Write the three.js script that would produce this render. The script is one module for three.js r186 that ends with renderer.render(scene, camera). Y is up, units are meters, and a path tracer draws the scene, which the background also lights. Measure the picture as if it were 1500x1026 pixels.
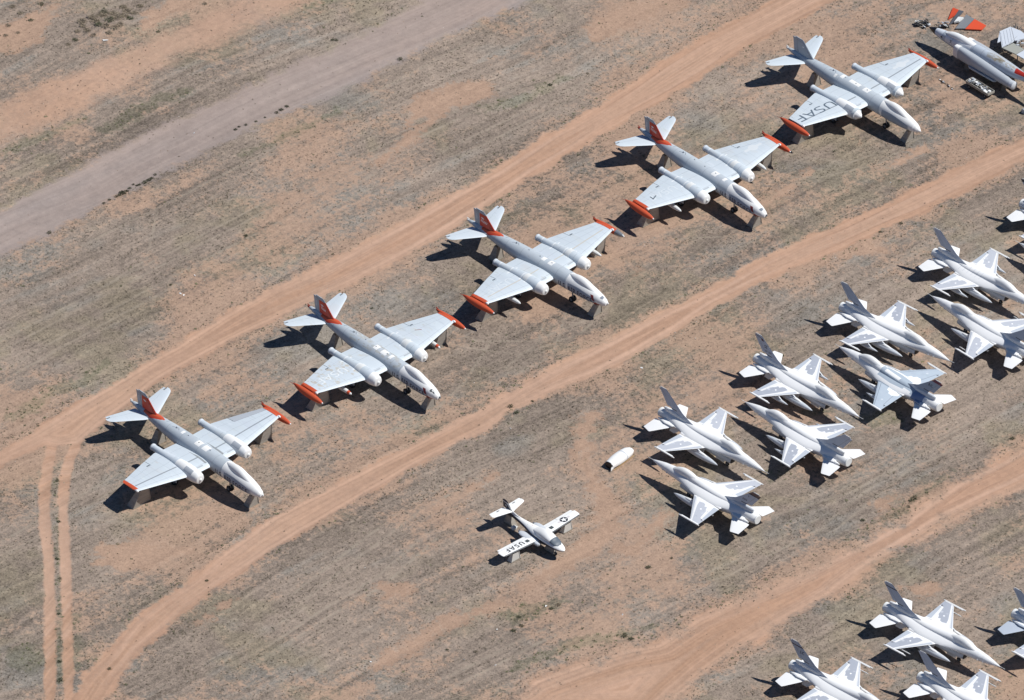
import * as THREE from 'three';
import { mergeGeometries, mergeVertices, toCreasedNormals } from 'three/addons/utils/BufferGeometryUtils.js';
import { RoundedBoxGeometry } from 'three/addons/geometries/RoundedBoxGeometry.js';

// ---------------------------------------------------------------- camera
const CAM = { h: 453.7956, d: 628.0526, pitch: 0.625697, roll: 0.0183156, fov: 5.30319 };
const scene = new THREE.Scene();
const camera = new THREE.PerspectiveCamera(CAM.fov, 1500 / 1026, 20, 6000);
const cp = Math.cos(CAM.pitch), sp = Math.sin(CAM.pitch), cr = Math.cos(CAM.roll), sr = Math.sin(CAM.roll);
const cFwd = new THREE.Vector3(0, -sp, -cp);
const cRight = new THREE.Vector3(cr, sr * cp, -sr * sp);
const cUp = new THREE.Vector3(-sr, cr * cp, -cr * sp);
camera.position.set(0, CAM.h, CAM.d);
camera.up.copy(cUp);
camera.lookAt(camera.position.clone().add(cFwd));
camera.updateMatrixWorld();

// ---------------------------------------------------------------- sky and sun
const SUN = new THREE.Vector3(0.735, 1, 0.04).normalize();
{
  const w = 256, h = 128, d = new Float32Array(w * h * 4);
  for (let j = 0; j < h; j++) for (let i = 0; i < w; i++) {
    const el = ((j + 0.5) / h - 0.5) * Math.PI, az = ((i + 0.5) / w - 0.5) * 2 * Math.PI;
    const k = Math.max(0, Math.sin(el));
    // clear desert sky: deep blue overhead, paler toward the horizon
    const t = Math.pow(1 - k, 2.6);
    let r = 0.028 + 0.115 * t, g = 0.064 + 0.165 * t, b = 0.158 + 0.19 * t;
    if (el < 0) { r = 0.22; g = 0.19; b = 0.15; }
    const o = (j * w + i) * 4;
    d[o] = r; d[o + 1] = g; d[o + 2] = b; d[o + 3] = 1;
  }
  const t = new THREE.DataTexture(d, w, h, THREE.RGBAFormat, THREE.FloatType);
  t.mapping = THREE.EquirectangularReflectionMapping;
  t.magFilter = t.minFilter = THREE.LinearFilter;
  t.needsUpdate = true;
  scene.background = t;
  scene.environment = t;
}
scene.backgroundIntensity = 1; scene.environmentIntensity = 1;
const sun = new THREE.DirectionalLight(new THREE.Color(1, 0.982, 0.945), 4.3);
sun.position.copy(SUN).multiplyScalar(300);
sun.castShadow = true;
sun.shadow.mapSize.set(4096, 4096);
Object.assign(sun.shadow.camera, { left: -90, right: 90, top: 90, bottom: -90, near: 50, far: 600 });
scene.add(sun); scene.add(sun.target);
const renderer = new THREE.WebGLRenderer({ antialias: true });
renderer.setSize(1024, 700);
renderer.shadowMap.enabled = true;
renderer.toneMapping = THREE.LinearToneMapping;
renderer.toneMappingExposure = 1.12;

// ---------------------------------------------------------------- helpers
function rng(seed) { let s = seed >>> 0; return () => { s = (s + 0x6D2B79F5) >>> 0; let t = s; t = Math.imul(t ^ (t >>> 15), t | 1); t ^= t + Math.imul(t ^ (t >>> 7), t | 61); return ((t ^ (t >>> 14)) >>> 0) / 4294967296; }; }
const NP = new Float32Array(65536); { const r = rng(77); for (let i = 0; i < 65536; i++) NP[i] = r() * 2 - 1; }
function vn(x, y, s) {            // smooth value noise, -1..1
  x += s * 37.17; y += s * 17.91;
  const xi = Math.floor(x), yi = Math.floor(y), fx = x - xi, fy = y - yi;
  const u = fx * fx * (3 - 2 * fx), v = fy * fy * (3 - 2 * fy);
  const a = (xi & 255), b = ((xi + 1) & 255), c = (yi & 255) << 8, e = ((yi + 1) & 255) << 8;
  const p = NP[a | c], q = NP[b | c], r = NP[a | e], t = NP[b | e];
  return (p + (q - p) * u) * (1 - v) + (r + (t - r) * u) * v;
}
function fbm(x, y, s, o = 4) { let a = 0, k = 0.5; for (let i = 0; i < o; i++) { a += k * vn(x, y, s + i * 3.1); x = x * 2.03 + 1.7; y = y * 2.03 - 3.1; k *= 0.5; } return a; }
const sstep = (a, b, x) => { const t = Math.min(1, Math.max(0, (x - a) / (b - a))); return t * t * (3 - 2 * t); };
const mix = (a, b, t) => a + (b - a) * t;
const R = a => a * Math.PI / 180;
// a pixel of the 1500 x 1026 photograph -> the point of the plane y that it shows
const FPX = 513 / Math.tan(R(CAM.fov) / 2);
function px(u, v, y = 0) {
  const a = (u - 750) / FPX, b = -(v - 513) / FPX;
  const dx = cFwd.x + a * cRight.x + b * cUp.x, dy = cFwd.y + a * cRight.y + b * cUp.y, dz = cFwd.z + a * cRight.z + b * cUp.z;
  const t = (y - CAM.h) / dy;
  return [dx * t, CAM.d + dz * t];
}
const taken = {};
function numbered(n) { if (!(n in taken)) { taken[n] = 0; return n; } taken[n]++; return n + '_' + String(taken[n]).padStart(3, '0'); }
function mesh(name, geo, mat, parent, label) {
  const m = new THREE.Mesh(geo, mat); m.name = name; m.castShadow = m.receiveShadow = true;
  if (label) m.userData.label = label;
  parent.add(m); return m;
}
function thing(name, label, category, x, y, z, turn = 0, group) {
  const g = new THREE.Group(); g.name = numbered(name); g.position.set(x, y, z); g.rotation.y = turn;
  g.userData.label = label; g.userData.category = category; if (group) g.userData.group = group;
  scene.add(g); return g;
}
const col = (r, g, b) => new THREE.Color().setRGB(r, g, b);
const std = (r, g, b, rough = 0.6, o = {}) => new THREE.MeshStandardMaterial({ color: col(r, g, b), roughness: rough, ...o });
// ---------------------------------------------------------------- ground layout (outlines read from the photograph, laid on the plane y = 0)
const GX0 = -72, GX1 = 72, GZ0 = -84, GZ1 = 76;
const P = a => { const o = []; for (let i = 0; i < a.length; i += 2) o.push(px(a[i], a[i + 1])); return o; };
const UP_A = [-60, 690, 0, 657, 41, 636, 76, 615, 115, 590, 153, 568, 191, 545, 226, 523, 262, 503, 325, 462, 400, 420, 460, 394, 550, 345, 640, 295, 726, 246, 799, 197, 855, 166, 910, 132, 962, 96, 1023, 58, 1085, 26, 1150, -8, 1300, -90];
const LO_A = [1380, -80, 1250, -12, 1170, 30, 1100, 67, 1039, 107, 993, 135, 947, 160, 895, 190, 836, 227, 787, 255, 720, 300, 650, 345, 600, 374, 510, 420, 420, 462, 380, 480, 327, 506, 295, 523, 259, 542, 226, 562, 196, 588, 169, 607, 142, 629, 118, 650, 90, 655, 68, 652, 35, 667, 0, 687, -60, 718];
const UP_B = [60, 1080, 120, 992, 156, 956, 192, 911, 240, 875, 279, 847, 320, 813, 362, 783, 400, 755, 500, 704, 600, 652, 653, 624, 707, 595, 760, 565, 813, 535, 867, 508, 915, 483, 980, 450, 1050, 416, 1110, 381, 1171, 352, 1231, 328, 1292, 299, 1352, 270, 1413, 239, 1500, 201, 1620, 148];
const LO_B = [1620, 186, 1500, 238, 1413, 282, 1352, 312, 1292, 337, 1231, 366, 1171, 392, 1110, 418, 1050, 448, 1000, 481, 933, 521, 880, 548, 832, 566, 787, 587, 747, 608, 720, 628, 680, 648, 635, 669, 600, 688, 520, 735, 460, 770, 400, 806, 348, 842, 307, 871, 268, 899, 242, 924, 212, 949, 190, 977, 170, 1000, 120, 1080];
const UP_G = [-80, 345, 0, 306, 75, 266, 150, 226, 240, 185, 320, 150, 400, 109, 475, 75, 550, 38, 615, 2, 740, -70];
const LO_G = [900, -60, 775, 2, 700, 32, 650, 55, 575, 95, 500, 135, 400, 175, 310, 220, 225, 261, 150, 300, 75, 344, 0, 374, -80, 412];
const UP_D = [-80, 190, 0, 152, 70, 120, 150, 86, 225, 54, 320, 14, 420, -40];
const LO_D = [520, -40, 450, 0, 400, 25, 300, 66, 200, 116, 100, 166, 0, 216, -80, 256];
const UP_E = [700, 1060, 782, 996, 851, 971, 907, 953, 963, 942, 1019, 905, 1074, 880, 1140, 852, 1209, 818, 1264, 791, 1318, 761, 1359, 732, 1400, 702, 1455, 676, 1500, 649, 1620, 590];
const LO_E = [1620, 650, 1500, 709, 1441, 736, 1387, 761, 1346, 788, 1305, 813, 1264, 840, 1223, 872, 1180, 897, 1140, 919, 1088, 950, 1041, 985, 1000, 1020, 960, 1060];
const strip = (c, w) => { // a track given by its middle line (pixels) and width in metres
  const p = P(c), L = [], Rr = [];
  for (let i = 0; i < p.length; i++) {
    const a = p[Math.max(0, i - 1)], b = p[Math.min(p.length - 1, i + 1)];
    let dx = b[0] - a[0], dz = b[1] - a[1]; const l = Math.hypot(dx, dz); dx /= l; dz /= l;
    const ww = (Array.isArray(w) ? w[i] : w) / 2;
    L.push([p[i][0] - dz * ww, p[i][1] + dx * ww]); Rr.unshift([p[i][0] + dz * ww, p[i][1] - dx * ww]);
  }
  return L.concat(Rr);
};
const POLY = {
  dirt_road: [P([...UP_A, ...LO_A])],
  dirt_road_001: [P([...UP_B, ...LO_B])],
  dirt_road_002: [P([...UP_E, ...LO_E])],
  gravel_road: [P([...UP_G, ...LO_G])],
  sandy_track: [P([...UP_D, ...LO_D])],
  twin_track: [strip([84, 640, 76, 654, 68, 691, 64, 732, 66, 775, 71, 824, 72, 868, 73, 907, 73, 960, 73, 999, 73, 1060], 1.15), strip([118, 640, 109, 654, 101, 675, 94, 705, 92, 746, 93, 776, 95, 824, 96, 851, 98, 900, 99, 935, 100, 999, 101, 1060], 1.05)],
};
const BARE = [ // bare reddish soil: worn paths and scraped patches
  strip([545, 980, 575, 962, 610, 940, 659, 913, 700, 897, 735, 884], [1.0, 2.0, 2.4, 2.4, 1.8, .9]),
  strip([760, 866, 795, 846, 824, 828, 865, 802, 890, 775, 893, 745, 880, 725, 868, 705, 856, 672, 853, 640, 866, 600], [1.2, 2.6, 2.6, 2.6, 3, 3, 2.4, 1.6, 1.8, 2.2, 2.2]),
  strip([893, 800, 921, 806, 950, 785, 980, 750], [2.4, 2.6, 2, 1.2]),
  P([134, 812, 150, 795, 185, 788, 225, 795, 262, 797, 285, 803, 296, 812, 262, 818, 245, 830, 210, 834, 170, 836, 145, 830]),
  P([850, 40, 900, 8, 985, -10, 1010, 5, 960, 30, 905, 55, 870, 62]),
  P([600, 150, 650, 122, 715, 120, 722, 140, 680, 155, 630, 170, 590, 190]),
  strip([550, 240, 600, 205, 640, 170], [.8, 1.8, 1.2]),
  strip([540, 862, 600, 868], [.6, 2.6]),
  strip([555, 868, 592, 868], 2.3),
  strip([280, 920, 300, 905, 325, 888, 345, 876], [.4, 1.1, 1, .4]),
  strip([640, 745, 680, 725, 715, 700, 730, 690], [.4, 1, 1, .4]),
  strip([1330, 868, 1372, 858], 1.8),
  strip([1285, 745, 1320, 722], [1.6, 1.2]),
  P([40, 590, 70, 575, 92, 583, 70, 600, 45, 607, 30, 612]),
  P([-20, 40, 40, 20, 90, 5, 60, 60, 20, 75, -20, 80]),
  P([210, 20, 250, -10, 320, -10, 260, 25, 220, 48, 200, 55]),
  strip([1165, 75, 1185, 95], 2.2), strip([1292, 250, 1330, 232, 1362, 216], [.5, 1.6, 1.2]),
  strip([1228, 178, 1250, 175], 1.6), strip([930, 400, 945, 403], 1.2), strip([1130, 405, 1210, 372, 1290, 355], [1.5, 3, 3.5]), strip([1190, 250, 1120, 300, 1060, 330], [.4, 1.6, .4]),
];
const GREEN = [ // strips where the weeds are greener or thicker
  strip([45, 648, 60, 636, 68, 628, 82, 620], [.6, 1.1, 1.1, .5]), strip([86, 700, 84, 740, 85, 800, 87, 880, 87, 960, 88, 1000], .7),
  strip([1, 612, 45, 600, 80, 570, 120, 560, 160, 530], [1, 1.8, 2.2, 1.8, 1]), strip([105, 980, 112, 930, 108, 900], .9),
  strip([745, 985, 800, 960, 850, 942, 910, 930, 960, 915], [1, 1.4, 1.6, 1.6, .6]), strip([740, 910, 780, 895, 830, 878], [2.2, 2.4, 1]),
  strip([1240, 790, 1290, 765, 1325, 745, 1360, 718, 1400, 690], [.6, 1, 1.2, 1, .4]), strip([730, 610, 745, 600, 770, 590], .9),
  strip([1240, 350, 1290, 330, 1310, 322], [.6, 1, .5]), strip([150, 196, 200, 160, 280, 130], [1.4, 2.4, 1.4]), strip([0, 225, 60, 200, 130, 170], [1, 1.6, 1]),
  strip([700, 160, 760, 150, 830, 110], [1.4, 2, 1]), strip([350, 230, 420, 200, 500, 160], [.8, 1.2, .8]), strip([20, 975, 60, 950], 4),
  strip([440, 15, 600, -40], [1, 1.2]), strip([480, 75, 540, 48, 600, 10], [.8, 1, .8]), strip([1270, 620, 1320, 610], [2.4, 2.4]), strip([1120, 700, 1160, 690], [2.4, 1.2]), strip([1180, 610, 1210, 600], 1.4),
];
function sd(poly, x, z) {
  let d = 1e9, ins = false;
  for (let i = 0, j = poly.length - 1; i < poly.length; j = i++) {
    const ax = poly[j][0], az = poly[j][1], bx = poly[i][0], bz = poly[i][1];
    const ex = bx - ax, ez = bz - az, wx = x - ax, wz = z - az;
    const t = Math.min(1, Math.max(0, (wx * ex + wz * ez) / (ex * ex + ez * ez)));
    const dx = wx - ex * t, dz = wz - ez * t; d = Math.min(d, dx * dx + dz * dz);
    if ((az > z) !== (bz > z) && x < ax + ex * (z - az) / ez) ins = !ins;
  }
  return ins ? -Math.sqrt(d) : Math.sqrt(d);
}
const FN = 640, FM = 704;
function field(polys) { // signed distance sampled on a grid, then looked up bilinearly
  const f = new Float32Array(FN * FM);
  const bb = polys.map(p => { let a = 1e9, b = -1e9, c = 1e9, d = -1e9; for (const q of p) { a = Math.min(a, q[0]); b = Math.max(b, q[0]); c = Math.min(c, q[1]); d = Math.max(d, q[1]); } return [a, b, c, d]; });
  for (let j = 0; j < FM; j++) for (let i = 0; i < FN; i++) {
    const x = GX0 + (GX1 - GX0) * i / (FN - 1), z = GZ0 + (GZ1 - GZ0) * j / (FM - 1);
    let m = 9;
    for (let k = 0; k < polys.length; k++) { const b = bb[k]; if (x < b[0] - 4 || x > b[1] + 4 || z < b[2] - 4 || z > b[3] + 4) continue; m = Math.min(m, sd(polys[k], x, z)); }
    f[j * FN + i] = m;
  }
  return (x, z) => {
    const u = Math.min(FN - 1.001, Math.max(0, (x - GX0) / (GX1 - GX0) * (FN - 1))), v = Math.min(FM - 1.001, Math.max(0, (z - GZ0) / (GZ1 - GZ0) * (FM - 1)));
    const i = u | 0, j = v | 0, a = u - i, b = v - j, o = j * FN + i;
    return (f[o] * (1 - a) + f[o + 1] * a) * (1 - b) + (f[o + FN] * (1 - a) + f[o + FN + 1] * a) * b;
  };
}
const dA = field([...POLY.dirt_road, ...POLY.dirt_road_001, ...POLY.dirt_road_002]), dE = field(POLY.dirt_road_002);
const dT = field(POLY.twin_track), dG = field(POLY.gravel_road), dD = field(POLY.sandy_track), dBare = field(BARE), dGreen = field(GREEN); let dTrk;
// the lanes all run one way: streaks of tyres and mowing follow it
const LA = px(400, 780), LB = px(1352, 291); let lx = LB[0] - LA[0], lz = LB[1] - LA[1]; { const l = Math.hypot(lx, lz); lx /= l; lz /= l; }
const along = (x, z) => x * lx + z * lz, across = (x, z) => -x * lz + z * lx;
const bend = (x, z) => across(x, z) + 1.3 * vn(x * 0.04, z * 0.04, 91) + 0.35 * vn(x * 0.13, z * 0.13, 92);   // mowing and tyre lines wander
const TRACKS = [ // faint single wheel lines pressed into the grass
  [0, 795, 180, 690, 420, 556], [12, 812, 190, 704, 430, 566], [640, 226, 760, 168, 860, 118], [655, 240, 775, 178, 880, 124], [0, 560, 160, 470, 330, 380, 560, 268], [0, 545, 160, 455, 330, 365, 550, 255], [150, 420, 215, 380, 230, 310, 200, 290], [560, 705, 660, 640, 720, 590],
  [400, 960, 480, 905, 560, 860, 640, 790], [392, 948, 470, 895, 550, 848, 630, 778], [300, 990, 380, 930, 450, 890], [1010, 470, 1090, 440, 1200, 400], [700, 470, 745, 440, 770, 430, 800, 455, 790, 500, 740, 540], [690, 485, 740, 425, 790, 420, 830, 455, 810, 520, 750, 552],
  [1220, 780, 1330, 690, 1480, 620], [1205, 770, 1320, 680, 1470, 608], [930, 380, 1000, 350, 1080, 345, 1160, 300], [455, 620, 540, 640, 620, 620, 680, 560, 720, 500], [1180, 230, 1240, 240, 1300, 220], [690, 60, 560, 130, 430, 200, 300, 270], [1060, 690, 1120, 760, 1250, 720, 1420, 620],
  [400, 640, 470, 640, 560, 640, 640, 640, 700, 600, 745, 545], [640, 500, 690, 510, 760, 520, 850, 490, 900, 440], [880, 370, 930, 390, 1000, 390, 1080, 370, 1130, 330], [1130, 260, 1200, 260, 1290, 240, 1350, 200], [130, 760, 210, 770, 300, 765, 380, 770, 420, 720], [620, 470, 700, 500, 780, 500, 870, 465], [1000, 280, 960, 330, 990, 372, 1060, 372],
  [0, 500, 200, 395, 420, 280, 620, 185, 760, 120], [0, 515, 200, 408, 420, 293, 620, 198, 770, 128], [0, 420, 150, 345, 330, 255, 520, 170], [560, 960, 500, 985, 430, 1010], [430, 870, 520, 800, 600, 740, 690, 690], [445, 880, 535, 810, 615, 750, 700, 700], [640, 1000, 780, 930, 900, 880, 1060, 830, 1200, 760], [660, 1010, 790, 942, 910, 892, 1070, 842, 1210, 772],
].map(l => strip(l, 0.22));
dTrk = field(TRACKS);
function roadness(x, z) { // 0..1 of packed bare road
  const n = 0.38 * vn(x * 0.5, z * 0.5, 3) + 0.22 * vn(x * 2.2, z * 2.2, 5) + 0.18 * vn(x * 6, z * 6, 7);
  const de = dE(x, z), nearE = de < 3 ? 1 : 0;
  const e1 = nearE ? sstep(0.9, -1.5, de + n * 2.4 + 0.7 * vn(along(x, z) * 0.12, across(x, z) * 0.8, 4)) : sstep(0.30, -0.32, dA(x, z) + n), e2 = sstep(0.16, -0.16, dT(x, z) + n * 0.32), e3 = sstep(1.1, -1.3, dD(x, z) + n * 1.6) * 0.8;
  return Math.max(e1, e2, e3);
}
function height(x, z) {
  const a = along(x, z), c = across(x, z);
  let h = 0.05 * fbm(x * 0.09, z * 0.09, 11, 3) + 0.03 * vn(x * 0.6, z * 0.6, 12) + 0.018 * vn(x * 1.9, z * 1.9, 13);
  const d = Math.min(dA(x, z), dG(x, z)), t = dT(x, z);
  const inR = sstep(0.5, -0.8, d);
  h = h * (1 - 0.6 * inR) - 0.035 * inR;
  h += 0.07 * Math.exp(-((d - 0.35) * (d - 0.35)) / 0.22) * (0.45 + 0.55 * vn(a * 0.5, c * 0.8, 15));       // windrow thrown up by the grader
  h += inR * 0.012 * (vn(a * 0.05, c * 2.6, 17) + 0.6 * vn(a * 0.12, c * 5.5, 18));                           // wheel ruts
  h -= 0.045 * sstep(0.35, -0.4, t);
  h += 0.012 * vn(a * 0.09, c * 2.2, 19) * (1 - inR);
  const mx = x - MOUND[0], mz = z - MOUND[1]; h += 0.55 * Math.exp(-(mx * mx / 18 + mz * mz / 7)) + 0.02 * vn(x * 3.3, z * 3.3, 9);
  return h;
}
const MOUND = px(165, 38);
// ---------------------------------------------------------------- ground colour (what the soil and litter are made of)
const GW = 2048, GH = 2048;
const gd = new Uint8Array(GW * GH * 4);
const s8 = v => { v = Math.min(1, Math.max(0, v)); return 255 * (v <= 0.0031308 ? 12.92 * v : 1.055 * Math.pow(v, 1 / 2.4) - 0.055); };
const redness = (x, z) => fbm(x * 0.11, z * 0.11, 21, 3) * 1.3 + 0.5 * fbm(along(x, z) * 0.10, across(x, z) * 0.42, 23, 3) + 0.35 * fbm(x * 0.7, z * 0.7, 25, 3);
function soil(x, z, out) {
  const a = along(x, z), c = across(x, z);
  const w1 = vn(x * 0.8, z * 0.8, 31), w2 = vn(x * 2.6, z * 2.6, 33), w3 = vn(x * 7, z * 7, 35), w4 = NP[((x * 28.3 | 0) * 7919 + (z * 26.1 | 0) * 104729) & 65535];
  const cb = bend(x, z), st = vn(a * 0.05, cb * 1.3, 37), st2 = vn(a * 0.10, cb * 4.2, 39);
  const road = roadness(x, z);
  const grey = sstep(0.7, -0.8, dG(x, z) + 0.6 * w1 + 0.4 * w2);
  const gm = Math.max(sstep(0.3, -0.5, dGreen(x, z) + 0.5 * w1 + 0.5 * w2), 0);
  const bare = sstep(0.35, -0.55, dBare(x, z) + 0.7 * w1 + 0.55 * w2 + 0.35 * w3);
  const da = dA(x, z), shoulder = sstep(3.2, 0.1, da + 1.0 * w1) * 0.5;
  let red = sstep(-0.1, 0.6, redness(x, z) + shoulder + 0.30 * w2 + 0.26 * w3 + 0.14 * st + 0.1 * w1);
  red = Math.max(red * 0.8, bare * 0.95);
  const blue = sstep(0.05, 0.5, fbm(x * 0.16 + 9, z * 0.16, 41, 3) + 0.25 * st);
  const oliv = sstep(0.05, 0.5, fbm(x * 0.13 - 5, z * 0.13, 43, 3) + 0.2 * w1);
  // thatch of dead grass over soil
  let r = 0.262, g = 0.206, b = 0.164;
  r = mix(r, 0.228, blue); g = mix(g, 0.200, blue); b = mix(b, 0.170, blue);
  r = mix(r, 0.238, oliv * 0.7); g = mix(g, 0.196, oliv * 0.7); b = mix(b, 0.136, oliv * 0.7);
  const lo = fbm(x * 0.05, z * 0.05, 93, 3); let k = 0.97 + 0.19 * w3 + 0.14 * st + 0.15 * st2 + 0.24 * w4 + 0.08 * w1 + 0.13 * w2 + 0.36 * lo;
  r *= k; g *= k; b *= k;
  const tr = sstep(0.12, -0.1, dTrk(x, z) + 0.1 * w3) * (0.55 + 0.3 * w1); r = mix(r, 0.33, tr); g = mix(g, 0.275, tr); b = mix(b, 0.215, tr);
  // bare red soil between
  const kr = 1 + 0.06 * w2 + 0.11 * w3 + 0.13 * w4 + 0.06 * st + 0.05 * st2;
  r = mix(r, 0.372 * kr, red); g = mix(g, 0.245 * kr, red); b = mix(b, 0.172 * kr, red);
  // greener weeds
  r = mix(r, 0.150 * k, gm * 0.4); g = mix(g, 0.150 * k, gm * 0.4); b = mix(b, 0.090 * k, gm * 0.4);
  // packed road: pale dust with redder damp bands along the wheel lines
  const band = 0.5 + 0.5 * vn(a * 0.03, da * 1.1, 45), rut = vn(a * 0.03, da * 2.3, 53), rut2 = vn(a * 0.06, da * 6.5, 54), kk = 1.0 + 0.09 * rut + 0.11 * rut2 + 0.06 * vn(a * 0.5, da * 4, 47) + 0.05 * w2 + 0.05 * w4 + 0.04 * w3;
  const dust = sstep(-0.15, 0.4, fbm(a * 0.035, da * 0.9, 49, 3) + 0.12);
  let rr = mix(0.430, 0.482, dust), rg = mix(0.258, 0.310, dust), rb = mix(0.172, 0.222, dust);
  rr = mix(rr, 0.375, band * 0.5); rg = mix(rg, 0.222, band * 0.5); rb = mix(rb, 0.138, band * 0.5);
  const rd = road * (0.9 - 0.12 * w3);
  r = mix(r, rr * kk, rd); g = mix(g, rg * kk, rd); b = mix(b, rb * kk, rd);
  // old gravel surface, grey-pink
  const kg = 1 + 0.09 * st + 0.06 * st2 + 0.05 * w2 + 0.06 * w4 + 0.05 * w1;
  const gb = 0.5 + 0.5 * vn(a * 0.03, c * 0.45, 51);
  r = mix(r, mix(0.318, 0.335, gb) * kg, grey * 0.92); g = mix(g, mix(0.264, 0.258, gb) * kg, grey * 0.92); b = mix(b, mix(0.242, 0.222, gb) * kg, grey * 0.92);
  out[0] = r; out[1] = g; out[2] = b;
}
{
  const o = [0, 0, 0];
  for (let j = 0; j < GH; j++) for (let i = 0; i < GW; i++) {
    const x = GX0 + (GX1 - GX0) * (i + 0.5) / GW, z = GZ1 - (GZ1 - GZ0) * (j + 0.5) / GH;
    soil(x, z, o);
    const q = (j * GW + i) * 4; gd[q] = s8(o[0]); gd[q + 1] = s8(o[1]); gd[q + 2] = s8(o[2]); gd[q + 3] = 255;
  }
}
const groundMap = new THREE.DataTexture(gd, GW, GH); groundMap.colorSpace = THREE.SRGBColorSpace; groundMap.magFilter = THREE.LinearFilter; groundMap.minFilter = THREE.LinearMipmapLinearFilter; groundMap.generateMipmaps = true; groundMap.needsUpdate = true;
function tile(n, fn, srgb) {
  const d = new Uint8Array(n * n * 4);
  for (let j = 0; j < n; j++) for (let i = 0; i < n; i++) { const v = fn(i / n, j / n), q = (j * n + i) * 4; d[q] = v[0] * 255; d[q + 1] = v[1] * 255; d[q + 2] = v[2] * 255; d[q + 3] = 255; }
  const t = new THREE.DataTexture(d, n, n); t.wrapS = t.wrapT = THREE.RepeatWrapping; t.magFilter = THREE.LinearFilter; if (srgb) t.colorSpace = THREE.SRGBColorSpace; t.needsUpdate = true; return t;
}
const groundMat = new THREE.MeshStandardMaterial({ map: groundMap, roughness: 0.97, metalness: 0 });
// terrain grid; every cell goes to the road or the ground it belongs to, so the pieces meet edge to edge
const CELL = 0.25, TN = Math.round((GX1 - GX0) / CELL), TM = Math.round((GZ1 - GZ0) / CELL);
{
  const pos = new Float32Array((TN + 1) * (TM + 1) * 3), uv = new Float32Array((TN + 1) * (TM + 1) * 2), nor = new Float32Array((TN + 1) * (TM + 1) * 3);
  const H = new Float32Array((TN + 1) * (TM + 1));
  for (let j = 0; j <= TM; j++) for (let i = 0; i <= TN; i++) {
    const x = GX0 + i * CELL, z = GZ0 + j * CELL, o = j * (TN + 1) + i;
    const edge = Math.min(1, i / 12, (TN - i) / 12, j / 12, (TM - j) / 12);
    H[o] = height(x, z) * edge; pos[o * 3] = x; pos[o * 3 + 1] = H[o]; pos[o * 3 + 2] = z;
    uv[o * 2] = (x - GX0) / (GX1 - GX0); uv[o * 2 + 1] = 1 - (z - GZ0) / (GZ1 - GZ0);
  }
  // DataTexture rows run upward: row 0 is v = 0, which holds z = GZ1
  for (let j = 0; j <= TM; j++) for (let i = 0; i <= TN; i++) {
    const o = j * (TN + 1) + i, l = H[i ? o - 1 : o], r = H[i < TN ? o + 1 : o], u = H[j ? o - TN - 1 : o], d = H[j < TM ? o + TN + 1 : o];
    const nx = (l - r) / (2 * CELL), nz = (u - d) / (2 * CELL), q = 1 / Math.hypot(nx, 1, nz);
    nor[o * 3] = nx * q; nor[o * 3 + 1] = q; nor[o * 3 + 2] = nz * q;
  }
  const kinds = Object.keys(POLY), flds = { dirt_road: field(POLY.dirt_road), dirt_road_001: field(POLY.dirt_road_001), dirt_road_002: field(POLY.dirt_road_002), gravel_road: dG, sandy_track: dD, twin_track: dT };
  const idx = { ground: [] }; for (const k of kinds) idx[k] = [];
  for (let j = 0; j < TM; j++) for (let i = 0; i < TN; i++) {
    const x = GX0 + (i + 0.5) * CELL, z = GZ0 + (j + 0.5) * CELL; let who = 'ground';
    for (const k of kinds) if (flds[k](x, z) < 0) { who = k; break; }
    const a = j * (TN + 1) + i, b = a + 1, c = a + TN + 1, d = c + 1;
    idx[who].push(a, c, b, b, c, d);
  }
  for (const k of Object.keys(idx)) {
    const map = new Map(), p = [], n = [], t = [], id = [];
    for (const v of idx[k]) { let q = map.get(v); if (q === undefined) { q = map.size; map.set(v, q); p.push(pos[v * 3], pos[v * 3 + 1], pos[v * 3 + 2]); n.push(nor[v * 3], nor[v * 3 + 1], nor[v * 3 + 2]); t.push(uv[v * 2], uv[v * 2 + 1]); } id.push(q); }
    const g = new THREE.BufferGeometry(); g.setAttribute('position', new THREE.Float32BufferAttribute(p, 3)); g.setAttribute('normal', new THREE.Float32BufferAttribute(n, 3)); g.setAttribute('uv', new THREE.Float32BufferAttribute(t, 2)); g.setIndex(id);
    const m = new THREE.Mesh(g, groundMat); m.name = k; m.receiveShadow = true; m.userData.kind = 'structure'; scene.add(m);
  }
}
// the plain beyond, out to the horizon
{
  const far = tile(512, (u, v) => { const n = 0.5 * vn(u * 16, v * 16, 61) + 0.5 * NP[((u * 512 | 0) * 977 + (v * 512 | 0) * 4099) & 65535]; const k = 1 + 0.12 * n; return [0.545 * k, 0.475 * k, 0.415 * k]; }, true);
  far.repeat.set(300, 300);
  const s = new THREE.Shape([new THREE.Vector2(-3000, -3000), new THREE.Vector2(3000, -3000), new THREE.Vector2(3000, 3000), new THREE.Vector2(-3000, 3000)]);
  s.holes.push(new THREE.Path([new THREE.Vector2(GX0, -GZ1), new THREE.Vector2(GX0, -GZ0), new THREE.Vector2(GX1, -GZ0), new THREE.Vector2(GX1, -GZ1)]));
  const g = new THREE.ShapeGeometry(s); g.rotateX(-Math.PI / 2);
  const uv = g.attributes.uv; for (let i = 0; i < uv.count; i++) uv.setXY(i, uv.getX(i) / 6000, uv.getY(i) / 6000);
  const m = new THREE.Mesh(g, new THREE.MeshStandardMaterial({ map: far, roughness: 1 })); m.name = 'desert_plain'; m.receiveShadow = true; m.userData.kind = 'structure'; scene.add(m);
}
console.log('ground done');
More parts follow.
